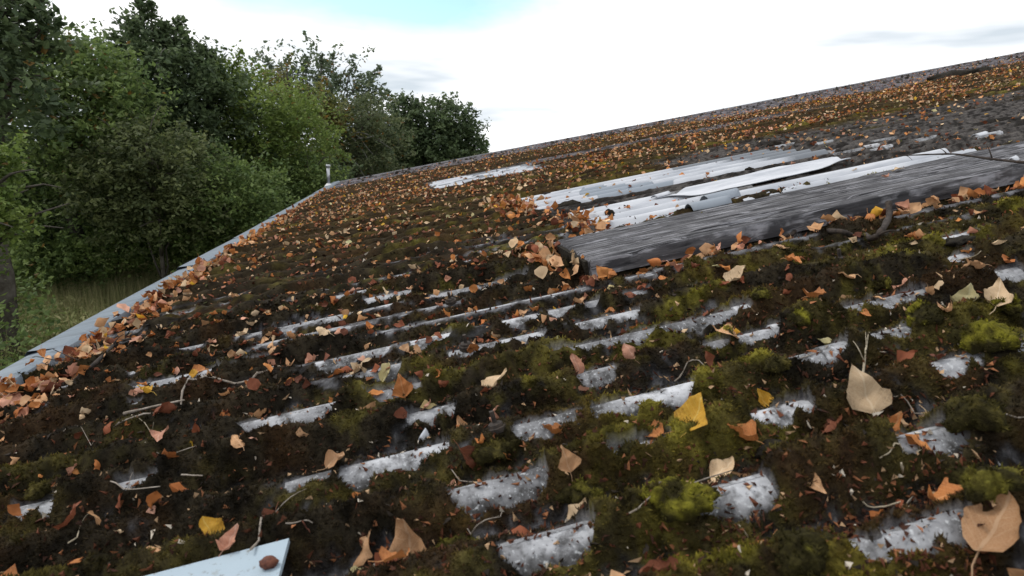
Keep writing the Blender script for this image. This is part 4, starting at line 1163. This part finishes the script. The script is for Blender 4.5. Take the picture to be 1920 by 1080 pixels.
# the pale plate in the near corner
q = MB()
q.box(-1.05, -.235, .18, .752, .040, .046)
pl = q.build('metal_plate', plate_m)
pl.matrix_world = RM @ Matrix.Translation((0, 0, 0)); tag(pl, 'pale blue grey speckled metal plate with a square corner lying on the moss', 'metal plate')
u, v = at(505, 1057, .05)
def blob(name, u, v, w, sx, sy, sz, mat, lab, cat, seed=0, rough=.25):
    import bmesh
    bm = bmesh.new(); bmesh.ops.create_icosphere(bm, subdivisions=3, radius=1)
    co = np.array([x_.co[:] for x_ in bm.verts]); r_ = 1 + rough * (fbm(co[:, 0] * 2.3 + seed, co[:, 1] * 2.3 + co[:, 2] * 1.9, seed, 4, .65) - .5) * 2
    for x_, k in zip(bm.verts, r_): x_.co = x_.co * float(k)
    for x_ in bm.verts:
        x_.co.x *= sx; x_.co.y *= sy; x_.co.z *= sz
    me = bpy.data.meshes.new(name); bm.to_mesh(me); bm.free(); me.materials.append(mat)
    for p in me.polygons: p.use_smooth = True
    o = bpy.data.objects.new(name, me); link(o); o.matrix_world = RM @ Matrix.Translation((u, v, w)); tag(o, lab, cat); return o
rustm = nmat('bud_brown', m_simple((.06, .020, .014), (.16, .06, .035), 120, .6))
blob('seed_husk', u, v, .052, .011, .008, .008, rustm, 'dark red brown seed husk lying on the pale plate', 'seed husk', 3)
bluem = nmat('blue_plastic', m_simple((.01, .10, .45), (.02, .16, .60), 40, .4))
u, v = at(1541, 957, .01); blob('plastic_crumb', u, v, surf(u, v) + .001, .004, .003, .003, bluem, 'tiny bright blue plastic crumb in the dark moss', 'plastic crumb', 5)
CLODS = [(1065, 386, 22, 10, 'black moss clod with an orange leaf on the white rooflight'), (1142, 399, 10, 7, 'small black clod on the lower white sheet'), (1362, 371, 12, 9, 'black clod at the mouth of a corrugation beside the board'),
         (978, 402, 9, 6, 'black clod among leaves at the rooflight end'), (1450, 273, 13, 9, 'dark moss clod at the left of the small white bars'), (1405, 318, 8, 5, 'tiny dark clod on the bright sheets'),
         (1788, 146, 50, 15, 'long black heap of moss near the top of the roof'), (1840, 136, 34, 10, 'flatter black heap of moss behind the long one'), (1620, 268, 0, 0, ''), (1445, 812, 34, 16, 'lump of black debris beside the broken white piece'),
         (1895, 612, 18, 10, 'dark clod beside the creamy curled leaf'), (1800, 455, 30, 8, 'black overturned moss clod left of a bare crest'), (1240, 480, 0, 0, ''), (1558, 418, 10, 8, 'dark knob between leaves in front of the board'), (1403, 258, 0, 0, '')]
for i, (x, y, rx, ry, lab) in enumerate(CLODS):
    if not rx: continue
    wz = .03 if y < 410 else .02
    u, v = at(x, y, wz); Zc = (W(u, v) - CAM) @ fw; k = Zc / F_PX
    blob('moss_clod', u, v, wz if y < 410 else surf(u, v) + .004, rx * k, rx * k * .6, ry * k, black_m, lab, 'clod', i + 3, .55)
# tiny dark tufts standing along the crests of the far sheets
q_rng = np.random.default_rng(5)
tb = MB()
for i in range(1500):
    v = 12.8 - 4.6 * q_rng.uniform() ** 1.4; u = q_rng.uniform(-.9, 14.6)
    if u > 1.15 * v + .2: continue
    vc = crest(v); r = q_rng.uniform(.010, .034); h = r * (q_rng.uniform(.25, .6) if q_rng.uniform() < .86 else q_rng.uniform(1.0, 1.8))
    a = q_rng.uniform(0, 6, 1)[0]
    ring = [(u + r * 1.4 * math.cos(a + j * 1.257), vc + r * math.sin(a + j * 1.257), AMP - .006) for j in range(5)]
    ring2 = [(u + r * .8 * math.cos(a + j * 1.257), vc + r * .6 * math.sin(a + j * 1.257), AMP + h * q_rng.uniform(.5, .9)) for j in range(5)]
    V3 = ring + ring2 + [(u, vc, AMP + h)]
    cc = np.array([.022, .019, .014]) * q_rng.uniform(.5, 1.8)
    tb.add(V3, F3=[(5 + j, 5 + (j + 1) % 5, 10) for j in range(5)], F4=[(j, (j + 1) % 5, 5 + (j + 1) % 5, 5 + j) for j in range(5)], col=cc)
o = tb.build('moss_tufts', bits_m, None, True); o.matrix_world = RM
tag(o, 'small dark moss tufts standing on the bare grey crests along the far verge', 'moss', kind='stuff')

# ------------------------------------------------------------------ flue pipe at the far corner
fu, fv = at(616, 351, .03)
fl = empty('flue_pipe', Matrix.Translation(Vector(W(fu, min(fv, 12.8), .02))))
tag(fl, 'slim steel flue pipe with white skirt standing at the far eave corner', 'flue pipe')
q = MB(); q.tube([(0, 0, .03), (0, 0, .36)], .029, 14); q.build('pipe', steel_m, fl, True)
q = MB(); q.tube([(0, 0, -.03), (0, 0, .0), (0, 0, .03), (0, 0, .06), (0, 0, .075)], [.085, .078, .070, .045, .032], 16); q.build('skirt', white_m, fl, True)
q = MB(); q.tube([(0, 0, .355), (0, 0, .362), (0, 0, .395), (0, 0, .402)], [.030, .042, .042, .030], 14); q.build('cowl', steel_m, fl, True)

# ------------------------------------------------------------------ sticks and twigs
def stick(pts, r0_, r1_, mat, lab, name='twig', w=.02, forks=(), knob=False, absw=False, cat='twig'):
    if cat == 'twig': r0_ *= .52; r1_ *= .52; forks = [(a, b, c, d, e * .85) for a, b, c, d, e in forks]
    """pts: (x, y, height above the cover) along the twig in the photograph"""
    P = []
    for x, y, h in pts:
        if absw:
            u, v = at(x, y, h); P.append((u, v, h))
        else:
            u, v = at(x, y, .01 + h); z = surf(u, v) + h; u, v = at(x, y, z); P.append((u, v, z))
    P = np.array(P)
    # refine
    n = len(P); t = np.linspace(0, n - 1, (n - 1) * 4 + 1); Q = np.stack([np.interp(t, range(n), P[:, k]) for k in range(3)], 1)
    for _ in range(2): Q[1:-1] = (Q[:-2] + 2 * Q[1:-1] + Q[2:]) / 4
    Q[1:-1] += np.random.default_rng(int(pts[0][0])).normal(0, r0_ * .12, Q[1:-1].shape)
    if not absw:
        for k in range(len(Q)): Q[k, 2] = max(Q[k, 2], surf(Q[k, 0], Q[k, 1]) + r0_ * .5)
    root = empty(name, RM @ Matrix.Translation(Vector(Q[0])))
    tag(root, lab, cat)
    m = MB(); rad = np.linspace(r0_, r1_, len(Q)) * (1 + .15 * np.sin(np.arange(len(Q)) * 2.1))
    m.tube(Q - Q[0], rad, 7); m.build('stem', mat, root, True)
    for (i, dx, dy, dz, L) in forks:
        k = min(len(Q) - 1, int(i * (len(Q) - 1))); b0 = Q[k] - Q[0]; d = np.array([dx, dy, dz], float); d /= np.linalg.norm(d)
        pts2 = np.array([b0 + d * L * s + np.array([0, 0, .12 * L * math.sin(s * 3)]) for s in np.linspace(0, 1, 6)])
        m = MB(); m.tube(pts2, np.linspace(rad[k] * .6, rad[k] * .22, 6), 6); m.build('side_shoot', mat, root, True)
    return root
stick([(1470,443,.004),(1520,434,.008),(1580,433,.012),(1608,449,.008),(1640,447,.012),(1658,428,.03),(1668,402,.055),(1666,380,.085)], .0062, .0095, twig_dark, 'crooked black branch with an upturned cut end in front of the board', 'branch', forks=[(.15, -.6, .3, .1, .08), (.62, .3, -.6, .2, .05)], cat='branch')
stick([(1683,292,.105),(1735,290,.115),(1790,288,.120),(1840,296,.115),(1925,305,.110)], .0022, .0045, twig_dark, 'thin dark branch lying across the board', 'branch', absw=True, forks=[(.12, -.1, -.8, -.3, .05), (.82, .2, .5, .6, .06), (.45, -.1, .5, .4, .03)], cat='branch')
stick([(85,752,.006),(130,722,.012),(170,690,.02),(205,655,.03),(220,640,.035),(245,636,.03)], .0075, .0035, twig_dark, 'dark stick slanting from the eave drift over the moss', 'stick', forks=[(.72, .4, .6, .3, .05)], cat='stick')
stick([(205,812,.003),(300,790,.004),(370,762,.006),(430,738,.007),(490,722,.008),(545,713,.008)], .0016, .0034, twig_grey, 'longest grey brown stick lying across the lower moss', 'stick', cat='stick')
stick([(232,775,.004),(300,760,.004),(345,750,.004)], .003, .002, twig_grey, 'straight grey stick below the foil bright crest', 'stick', cat='stick')
stick([(1608,718,.004),(1622,690,.012),(1628,668,.02),(1640,650,.032)], .0050, .0012, twig_pale, 'pale forked twig standing against a bare crest', forks=[(.35, -.15, .5, .9, .045), (.55, .3, .4, .6, .03)])
stick([(880,1008,.002),(893,985,.022),(915,972,.030),(945,968,.016)], .0016, .0012, twig_grey, 'thin grey arching stalk below a large bare crest')
stick([(1690,868,.008),(1695,905,.006)], .0022, .0010, twig_pale, 'short pale leg of a forked stalk near the ochre leaf')
stick([(1650,898,.006),(1690,895,.012),(1715,882,.018),(1730,870,.026)], .0020, .0016, twig_pale, 'pale Y shaped stalk above the ochre leaf', forks=())
stick([(1180,962,.006),(1240,930,.010),(1300,905,.010),(1372,882,.010)], .0020, .0016, twig_grey, 'slim grey twig passing above the large lime cushion')
stick([(1660,775,.005),(1700,773,.008),(1762,779,.006)], .0018, .0018, twig_grey, 'slim grey twig right of the cream triangular leaf')
stick([(1615,953,.004),(1660,950,.006),(1690,940,.006)], .0022, .0020, twig_pale, 'whitish twig lying flat below the forked stalk')
stick([(285,865,.004),(325,850,.006),(368,836,.006)], .0020, .0016, twig_grey, 'bent grey twig in the dark moss at mid left')
stick([(265,830,.003),(285,812,.008),(288,792,.014)], .0018, .0012, twig_pale, 'pale curved stalk below the straight grey stick')
stick([(140,862,.003),(165,845,.006),(178,825,.01)], .0018, .0010, twig_grey, 'small grey curved twig left of the pale stalk')
stick([(212,915,.004),(250,918,.005),(300,912,.005)], .0022, .0018, twig_grey, 'thin brown twig lying level on the low moss', forks=[(.45, .1, .7, .5, .035)])
stick([(340,890,.004),(380,892,.005)], .0026, .0020, twig_grey, 'short stout twig on black moss')
stick([(128,1018,.004),(160,998,.008),(178,970,.016)], .0022, .0012, twig_pale, 'lichen grey twig with a bent tip at lower left', forks=[(.5, .5, .2, .4, .02)])
stick([(470,1030,.004),(500,1000,.010),(522,985,.016),(528,962,.026)], .0032, .0018, twig_grey, 'twig rising above the corner of the pale plate', forks=[(.5, .7, .2, .3, .07)])
stick([(560,1062,.003),(590,1045,.008),(620,1035,.010)], .0020, .0016, twig_grey, 'curved twig beside the corner of the pale plate')
stick([(592,1060,.004),(590,1030,.018),(585,1010,.03)], .0022, .0012, rustm, 'reddish stalk standing beside the pale plate')
stick([(850,900,.004),(900,905,.006),(800,902,.004)][:2], .0016, .0012, twig_grey, 'fine grey twig between the two pale crests')
stick([(1200,1078,.006),(1235,1055,.006)], .0060, .0052, twig_grey, 'thick stub of grey stick at the lower edge')
stick([(1370,1000,.003),(1405,1018,.004),(1412,1030,.003)], .0022, .0014, twig_pale, 'short pale curved twig near the blue crumb')
stick([(1555,700,.002),(1500,708,.004),(1480,705,.004)][:2], .0018, .0012, twig_grey, 'short grey twig beside the forked pale one')
stick([(1850,843,.006),(1925,838,.006)], .0022, .0020, twig_grey, 'straight grey twig on the moss at the margin')
stick([(1265,715,.004),(1300,700,.008),(1350,690,.008)], .0032, .0020, twig_grey, 'grey brown twig with a rusty end above a bare crest')
stick([(745,620,.003),(775,612,.006)], .0016, .0012, twig_pale, 'straw coloured stalk on the middle moss')
stick([(1840,552,.003),(1860,540,.01)], .0012, .0010, twig_pale, 'short straw stalk beside a level tan leaf')
stick([(1795,488,.003),(1830,480,.008),(1840,470,.02)], .0022, .0012, twig_pale, 'white hooked stalk near a bare crest')
stick([(110,677,.090),(70,668,.085),(95,664,.085)][:2] + [(60, 670, .08)], .003, .002, twig_dark, 'dark twig on the eave flashing beside the open lap', absw=True)
stick([(165,628,.09),(172,640,.05),(180,655,.045)], .003, .003, rustm, 'curved brown stalk leaning over the eave flashing', absw=True)
stick([(100,655,.090),(128,668,.085),(150,676,.07)], .0026, .0026, twig_dark, 'bent dark twig bridging flashing and leaf drift', absw=True)

# ------------------------------------------------------------------ the ground
gx_, gy_ = np.meshgrid(np.concatenate([[-900, -300, -120], np.linspace(-60, 40, 51), [120, 300, 900]]), np.concatenate([[-900, -200, -60], np.linspace(-20, 80, 51), [150, 400, 900]]))
gz = .5 * (fbm(gx_ * .08, gy_ * .08, 5, 3) - .5) + .0
nu, nv = gx_.shape[1], gx_.shape[0]; idx = np.arange(nu * nv).reshape(nv, nu)
F = np.stack([idx[:-1, :-1], idx[:-1, 1:], idx[1:, 1:], idx[1:, :-1]], -1).reshape(-1, 4)
ground = obj_np('ground', np.stack([gx_, gy_, gz], -1).reshape(-1, 3), F, soil_m); ground['kind'] = 'structure'

# ------------------------------------------------------------------ trees and bushes
G = {'straw': ((.20, .25, .08), (.52, .48, .26)), 'dark': ((.062, .094, .045), (.150, .200, .088)), 'mid': ((.090, .142, .045), (.220, .290, .085)), 'light': ((.105, .160, .036), (.235, .300, .075)),
     'grey': ((.095, .130, .075), (.200, .250, .150)), 'yellow': ((.090, .115, .035), (.230, .210, .060)), 'olive': ((.065, .088, .034), (.180, .205, .080)), 'brown': ((.080, .105, .048), (.180, .205, .095))}
def leaves_at(P, size, pal, flat=.5, warm=0.0, stretch=1.5):
    """rhombic leaves at points P with a per-clump tone in P[:,3]"""
    n = len(P); a, b = np.array(G[pal][0]), np.array(G[pal][1])
    Nn = rng.normal(0, 1, (n, 3)); Nn[:, 2] = np.abs(Nn[:, 2]) + flat; Nn /= np.linalg.norm(Nn, axis=1)[:, None]
    A = rng.normal(0, 1, (n, 3)); A[:, 2] -= .4; A -= (A * Nn).sum(1)[:, None] * Nn; A /= np.linalg.norm(A, axis=1)[:, None] + 1e-9; B = np.cross(Nn, A)
    s = (size * rng.uniform(.6, 1.35, n))[:, None]; c = P[:, :3]
    q = np.stack([c - A * s * .5 * stretch, c + B * s * .42 + A * s * .05 - Nn * s * .12, c + A * s * .5 * stretch, c - B * s * .42 + A * s * .05 - Nn * s * .12], 1)
    k = np.clip(P[:, 3] + rng.normal(0, .18, n), 0, 1)[:, None]; C = a * (1 - k) + b * k
    if warm:
        m = rng.uniform(0, 1, n) < warm; C[m] = np.array([.20, .12, .03]) * rng.uniform(.6, 1.3, (m.sum(), 1))
    return q.reshape(-1, 3), np.repeat(C * rng.uniform(.8, 1.2, (n, 1)), 4, 0)
def crown_points(blobs, dist, nleaf, clump=.28, shell=.75, spread=1.0, depth=.8):
    """blobs: (x, y, rx, ry) in photograph pixels at distance dist"""
    out = []; wts = np.array([b[2] * b[3] for b in blobs], float); wts /= wts.sum(); centres = []
    for b, w_ in zip(blobs, wts):
        x, y, rx, ry = b[:4]; k = math.hypot(*(far(x, y, dist) - CAM)[:2]) / F_PX * 1.02
        Rx, Rz = rx * k, ry * k; c = far(x, y, dist + (b[4] if len(b) > 4 else rng.uniform(-.25, .25) * Rx)); centres.append(c)
        nc = max(6, int(w_ * nleaf / 34)); m = int(w_ * nleaf / nc) + 1
        d = rng.normal(0, 1, (nc, 3)); d /= np.linalg.norm(d, axis=1)[:, None]
        rad = (rng.uniform(0, 1, nc) ** (1 / 3.0)) * (1 - shell) + shell * rng.uniform(.70, 1.04, nc)
        cc = c + d * rad[:, None] * np.array([Rx, Rx * depth, Rz])
        tone = np.clip(rng.normal(.40, .27, nc), 0, 1)
        cl = clump * rng.uniform(.35, .75, nc) * spread
        dr = d * .9 + rng.normal(0, .45, (nc, 3)); dr[:, 2] += .35; dr /= np.linalg.norm(dr, axis=1)[:, None]
        tt = rng.uniform(0, 1, nc * m); Ls = np.repeat(rng.uniform(1.2, 3.4, nc) * clump, m)
        P = np.repeat(cc, m, 0) + np.repeat(dr, m, 0) * (tt * Ls)[:, None] + rng.normal(0, 1, (nc * m, 3)) * (np.repeat(cl, m) * (1.1 - .75 * tt))[:, None] * np.array([1, 1, .8])
        P[:, 2] -= .25 * clump * tt ** 2
        out.append(np.hstack([P, np.repeat(tone, m)[:, None]]))
    return np.vstack(out), centres
def limb_path(a, b, n=7, wob=.12, sag=0):
    t = np.linspace(0, 1, n)[:, None]; L = np.linalg.norm(b - a); m = a * (1 - t) + b * t
    m[1:-1] += rng.normal(0, wob * L * .18, (n - 2, 3)); m[:, 2] += (np.sin(t * np.pi) * L * .12)[:, 0]
    return m
def tree(name, lab, cat, blobs, dist, nleaf, size, pal, group=None, bark=None, trunk_r=.16, shoots=(), warm=0, clump=.28, base_x=None, limbs=True, shell=.7, extra_pal=None, bare=()):
    P, cs = crown_points(blobs, dist, nleaf, clump, shell)
    bx = base_x if base_x is not None else float(np.mean([b[0] for b in blobs]))
    g0 = far(bx, 300, dist); base = np.array([g0[0], g0[1], -.1])
    root = empty(name, Matrix.Translation(Vector(base))); tag(root, lab, cat, group)
    sp = []
    tm = MB()
    top = max(cs, key=lambda c: c[2]); tp = limb_path(base, np.array([base[0] * .4 + top[0] * .6, base[1] * .4 + top[1] * .6, top[2]]), 9, .05)
    tm.tube(tp - base, np.linspace(trunk_r, trunk_r * .2, 9), 8)
    tr = tm.build('trunk', bark or bark_m, root, True)
    lm = 0
    if limbs:
        for c in cs:
            k = int(np.argmin(np.linalg.norm(tp[2:7] - (c - np.array([0, 0, 1.0])), axis=1))) + 1
            pth = limb_path(tp[k], c, 7); q = MB(); q.tube(pth - base, np.linspace(trunk_r * .38, .012, 7), 6)
            for j in range(5):
                d = rng.normal(0, 1, 3); d[2] = abs(d[2]); d /= np.linalg.norm(d); q.tube(limb_path(pth[4 + j % 3], pth[4 + j % 3] + d * rng.uniform(.4, 1.0), 5) - base, np.linspace(.02, .005, 5), 5)
            q.build('limb', bark or bark_m, root, True); lm += 1
    for (x0, y0, x1, y1, n, wd) in shoots:
        a, b_ = far(x0, y0, dist), far(x1, y1, dist); pth = limb_path(a, b_, 7, .1)
        q = MB(); q.tube(pth - base, np.linspace(.03, .005, 7), 5); q.build('shoot', bark or bark_m, root, True)
        t = rng.uniform(0, 1, n); Q = np.stack([np.interp(t * 6, range(7), pth[:, k]) for k in range(3)], 1) + rng.normal(0, 1, (n, 3)) * (wd * dist / F_PX) * (1.15 - t[:, None]) * np.array([1, 1, .7])
        sp.append(np.hstack([Q, np.full((n, 1), rng.uniform(.2, .6))]))
    for (x0, y0, x1, y1) in bare:
        a, b_ = far(x0, y0, dist - .6), far(x1, y1, dist - .9); q = MB(); q.tube(limb_path(a, b_, 8, .1) - base, np.linspace(.022, .006, 8), 5); q.build('bare_twig', palebark_m, root, True)
    if sp: P = np.vstack([P] + sp)
    P[:, :3] -= base
    V3, C = leaves_at(P, size, pal, warm=warm)
    o = obj_np('crown', V3, [np.arange(len(V3)).reshape(-1, 4)], foliage_m, root, col=C, smooth=False)
    return root
TG = 'trees behind the shed'
tree('broadleaf_tree', 'nearest dark tree reaching in from the side with large leaves against the sky', 'tree', [(-70,60,80,70),(-70,170,90,80),(0,70,40,30),(20,150,60,35),(-60,-30,80,40),(0,215,60,50)], 10.5, 5200, .080, 'dark', TG, shoots=[(20,60,75,15,110,14),(60,90,95,22,70,9),(10,40,40,-25,120,16),(70,100,125,92,80,10)], warm=.02, base_x=-40, clump=.2)
tree('hedgerow_tree', 'broad mid green tree with an uneven sprig edged top left of the dark spire tree', 'tree', [(70,230,100,110),(140,210,80,90),(190,250,80,110),(110,320,130,90),(60,160,60,50),(185,170,35,35),(125,150,45,40)], 14, 24000, .066, 'mid', TG, shoots=[(120,130,132,68,110,12),(150,150,165,85,90,12),(180,160,196,98,120,12),(80,130,95,80,90,14),(60,120,66,60,90,14),(200,190,208,140,80,10)], warm=.015)
tree('spire_tree', 'tallest dark green tree with upright leafy spires against the sky', 'tree', [(275,140,45,60),(262,90,24,40),(330,150,50,50),(300,210,80,60),(300,290,95,80),(370,180,45,60),(385,260,70,80),(250,200,40,50)], 15.5, 25000, .078, 'dark', TG,
     shoots=[(268,110,262,-6,420,15),(262,100,238,36,200,11),(285,120,282,2,260,12),(320,120,312,42,240,11),(325,100,340,32,240,13),(345,140,350,72,200,11),(375,150,384,86,260,12),(390,170,398,95,200,12),(300,120,306,50,120,8),(250,140,212,62,130,9),(330,120,346,38,60,14)], clump=.24, bare=[(290,150,298,110),(295,150,310,90)])
tree('ash_tree', 'lighter green tree with arching sprays between the spire tree and the sparse tree', 'tree', [(450,200,60,45),(500,230,80,55),(430,270,80,70),(520,300,90,80),(560,250,50,50),(470,340,90,60),(415,200,35,50)], 16, 22000, .066, 'light', TG, shoots=[(440,180,452,92,110,10),(415,170,412,110,120,12),(430,160,440,120,80,9),(470,190,490,150,120,14)], warm=.01)
tree('sparse_poplar', 'tall thin crowned tree with grey green leaves and sky showing through its branches', 'tree', [(500,150,40,35),(545,140,34,34),(590,140,32,36),(640,145,36,36),(675,165,30,28),(620,195,50,40),(560,200,45,36),(680,225,38,38),(640,260,60,45)], 24, 5200, .105, 'grey', TG, bark=palebark_m, trunk_r=.20,
     shoots=[(520,160,500,110,80,10),(540,160,540,104,90,10),(575,150,572,104,100,9),(600,150,605,100,90,9),(625,150,625,100,90,9),(650,160,665,118,80,9),(680,190,712,122,80,9),(690,200,724,155,70,9),(700,210,728,170,60,8),(615,320,617,180,60,20),(640,200,660,130,50,14)], clump=.30, base_x=617, shell=.45, warm=.03)
tree('yellowing_tree', 'small tree turning yellow in front of the sparse poplar', 'tree', [(555,215,40,35),(585,205,30,28),(530,190,30,35),(600,250,40,50),(535,150,20,24)], 20, 4200, .085, 'yellow', TG, warm=.14, clump=.26)
tree('tangled_tree', 'brownish green tree with pale bare twigs drooping behind the flue pipe', 'tree', [(665,250,45,36),(690,222,36,26),(650,305,50,36),(705,285,40,36),(600,330,40,26)], 21, 9000, .080, 'brown', TG, bare=[(640,240,700,290),(660,250,735,280),(655,255,700,320),(650,290,690,340),(670,260,720,265)], warm=.03)
tree('oak_tree', 'rounded dark green oak at the end of the tree belt beside the open sky', 'tree', [(735,245,48,42),(785,245,50,38),(835,240,42,32),(870,268,30,28),(890,280,18,16),(740,300,60,45),(800,300,70,40),(855,300,45,28),(760,215,30,14),(815,215,32,12),(700,290,40,40)], 28, 24000, .12, 'dark', TG, shell=.8, clump=.34, trunk_r=.3)
SG = 'bushes under the trees'
tree('bush', 'bright green bush nearest the eave with round leaves', 'bush', [(-30,335,30,35),(-50,380,45,45),(-25,410,30,30)], 7.5, 3800, .042, 'light', SG, trunk_r=.03, clump=.12, warm=.02, base_x=-160)
tree('bush', 'olive bush with pale sprays in front of the spire tree', 'bush', [(300,330,70,60),(250,370,80,70),(330,390,80,60),(270,290,40,40)], 12.5, 16000, .055, 'olive', SG, trunk_r=.05, clump=.20)
tree('bush', 'dark bush with fine leaves below the hedgerow tree', 'bush', [(130,370,100,70),(190,420,90,60),(80,420,80,55)], 14.8, 15000, .062, 'dark', SG, trunk_r=.05, clump=.20)
tree('bush', 'mid green bush behind the bend of the flashing', 'bush', [(420,370,80,55),(380,420,80,60),(460,400,60,50)], 13, 15000, .055, 'mid', SG, trunk_r=.05, clump=.20)
tree('bush', 'low dark bush against the far eave corner', 'bush', [(540,340,60,40),(580,370,50,40),(500,380,60,40),(610,350,40,30)], 17, 12000, .070, 'dark', SG, trunk_r=.05, clump=.22)
tree('bush', 'lighter green bush tucked left of the flue pipe', 'bush', [(560,385,40,26),(520,360,34,26),(585,325,20,16)], 15, 7000, .06, 'mid', SG, trunk_r=.05, clump=.2)
tree('bush', 'bramble bush with arching leafy stems beside the grass clearing', 'bush', [(40,450,70,36),(110,455,50,26),(-10,490,60,45)], 15.5, 9000, .046, 'mid', SG, trunk_r=.03, clump=.15, warm=.01)
tree('bush', 'dense green bush at the far side of the clearing', 'bush', [(340,440,60,40),(400,440,50,40)], 15, 9000, .048, 'mid', SG, trunk_r=.03, clump=.17)
tree('bush', 'low bramble bank closing the far side of the grass clearing', 'bush', [(50,500,60,22),(125,490,60,22),(200,472,60,25),(270,455,50,25)], 13.4, 9000, .05, 'mid', SG, trunk_r=.02, clump=.15, limbs=False)
# wood behind, low undergrowth, grass
def mass(name, lab, pts, size, pal, warm=0, cat='undergrowth', mixp=None):
    V3, C = leaves_at(pts, size, pal, warm=warm); o = obj_np(name, V3, [np.arange(len(V3)).reshape(-1, 4)], foliage_m, None, col=C, smooth=False); tag(o, lab, cat, kind='stuff')
n = 26000
x = rng.uniform(-200, 720, n); dd = rng.uniform(27, 33, n); hmax = np.interp(x, [-200, 100, 250, 420, 520, 620, 720], [230, 250, 310, 260, 330, 330, 330]); 
yy = rng.uniform(0, 1, n) ** .8 * (430 - hmax) + hmax
P = np.array([far(a, b, c) for a, b, c in zip(x, yy, dd)]); P = P[P[:, 2] > 0]; tn = fbm(P[:, 0] * .5, P[:, 2] * .9, 9, 3)
mass('woodland', 'dark mass of woodland foliage filling the gaps behind the nearer trees', np.hstack([P, (tn * 1.2 - .3)[:, None]]), .17, 'dark', cat='woodland')
n = 80000
X = -1.9 - 13 * rng.uniform(0, 1, n) ** 1.3; Y = rng.uniform(2.0, 22, n); hN = fbm(X * .5, Y * .5, 71, 3); clr = np.exp(-(((X + 5.2) / 1.1) ** 2 + ((Y - 12.6) / 1.8) ** 2))
Hh = (.35 + .9 * sstep(14, 15.5, Y) + 1.3 * hN + .9 * sstep(5, 9, Y + .4 * -X) * sstep(-3.0, -6.5, X)) * (1 - .6 * clr); Zp = rng.uniform(0, 1, n) ** .35 * Hh
k = rng.uniform(0, 1, n) > clr * .6
lane = (X / Y < -.32) & (X / Y > -.50) & (Y < 13.5); Zp = np.where(lane, Zp * .55, Zp)
P = np.stack([X, Y, Zp, np.clip(fbm(X * 1.1, Y * 1.1, 73, 3) * 1.5 - .35, 0, 1)], 1)[k]
mass('undergrowth', 'tangled green nettles and brambles covering the ground below the eave', P, .062, 'mid', .01)
n = 30000
X = rng.normal(-5.2, 1.1, n); Y = rng.normal(12.6, 1.7, n); h = rng.uniform(.5, 1.25, n)
b0 = np.stack([X, Y, np.zeros(n)], 1); ln = rng.normal(0, .12, (n, 3)); ln[:, 2] = h; sdx = rng.normal(0, 1, (n, 3)); sdx[:, 2] = 0; sdx /= np.linalg.norm(sdx, axis=1)[:, None]
V3 = np.stack([b0 - sdx * .009, b0 + sdx * .009, b0 + ln], 1).reshape(-1, 3); t = rng.uniform(0, 1, (n, 1)); C = np.array([.16, .20, .07]) * (1 - t) + np.array([.42, .37, .20]) * t
m_ = 24000
X = rng.normal(-5.3, 1.2, m_); Y = rng.normal(12.6, 1.9, m_); k = (Y > 8.5) & (X < -2.2); X, Y = X[k], Y[k]
Zg = (.55 + .5 * fbm(X * .9, Y * .9, 611, 3)) * rng.uniform(.55, 1.05, len(X)); G3, GC = leaves_at(np.stack([X, Y, Zg, fbm(X * 2, Y * 2, 613, 3) * 1.4 - .2], 1), .042, 'straw', stretch=2.6)
n3 = len(V3)
o = obj_np('grass', np.vstack([V3, G3]), [np.arange(n3).reshape(-1, 3), np.arange(len(G3)).reshape(-1, 4) + n3], foliage_m, None, col=np.vstack([np.repeat(C, 3, 0), GC]), smooth=False); tag(o, 'long straw tinged grass in the small clearing under the bushes', 'grass', kind='stuff')
bpy.context.view_layer.update()
print('leaves', n_leaves, 'bolts', nb, 'tufts', NT_, 'tris', sum(sum(len(p.vertices) - 2 for p in m.polygons) if len(m.polygons) < 2000 else len(m.loops) - 2 * len(m.polygons) for m in bpy.data.meshes))
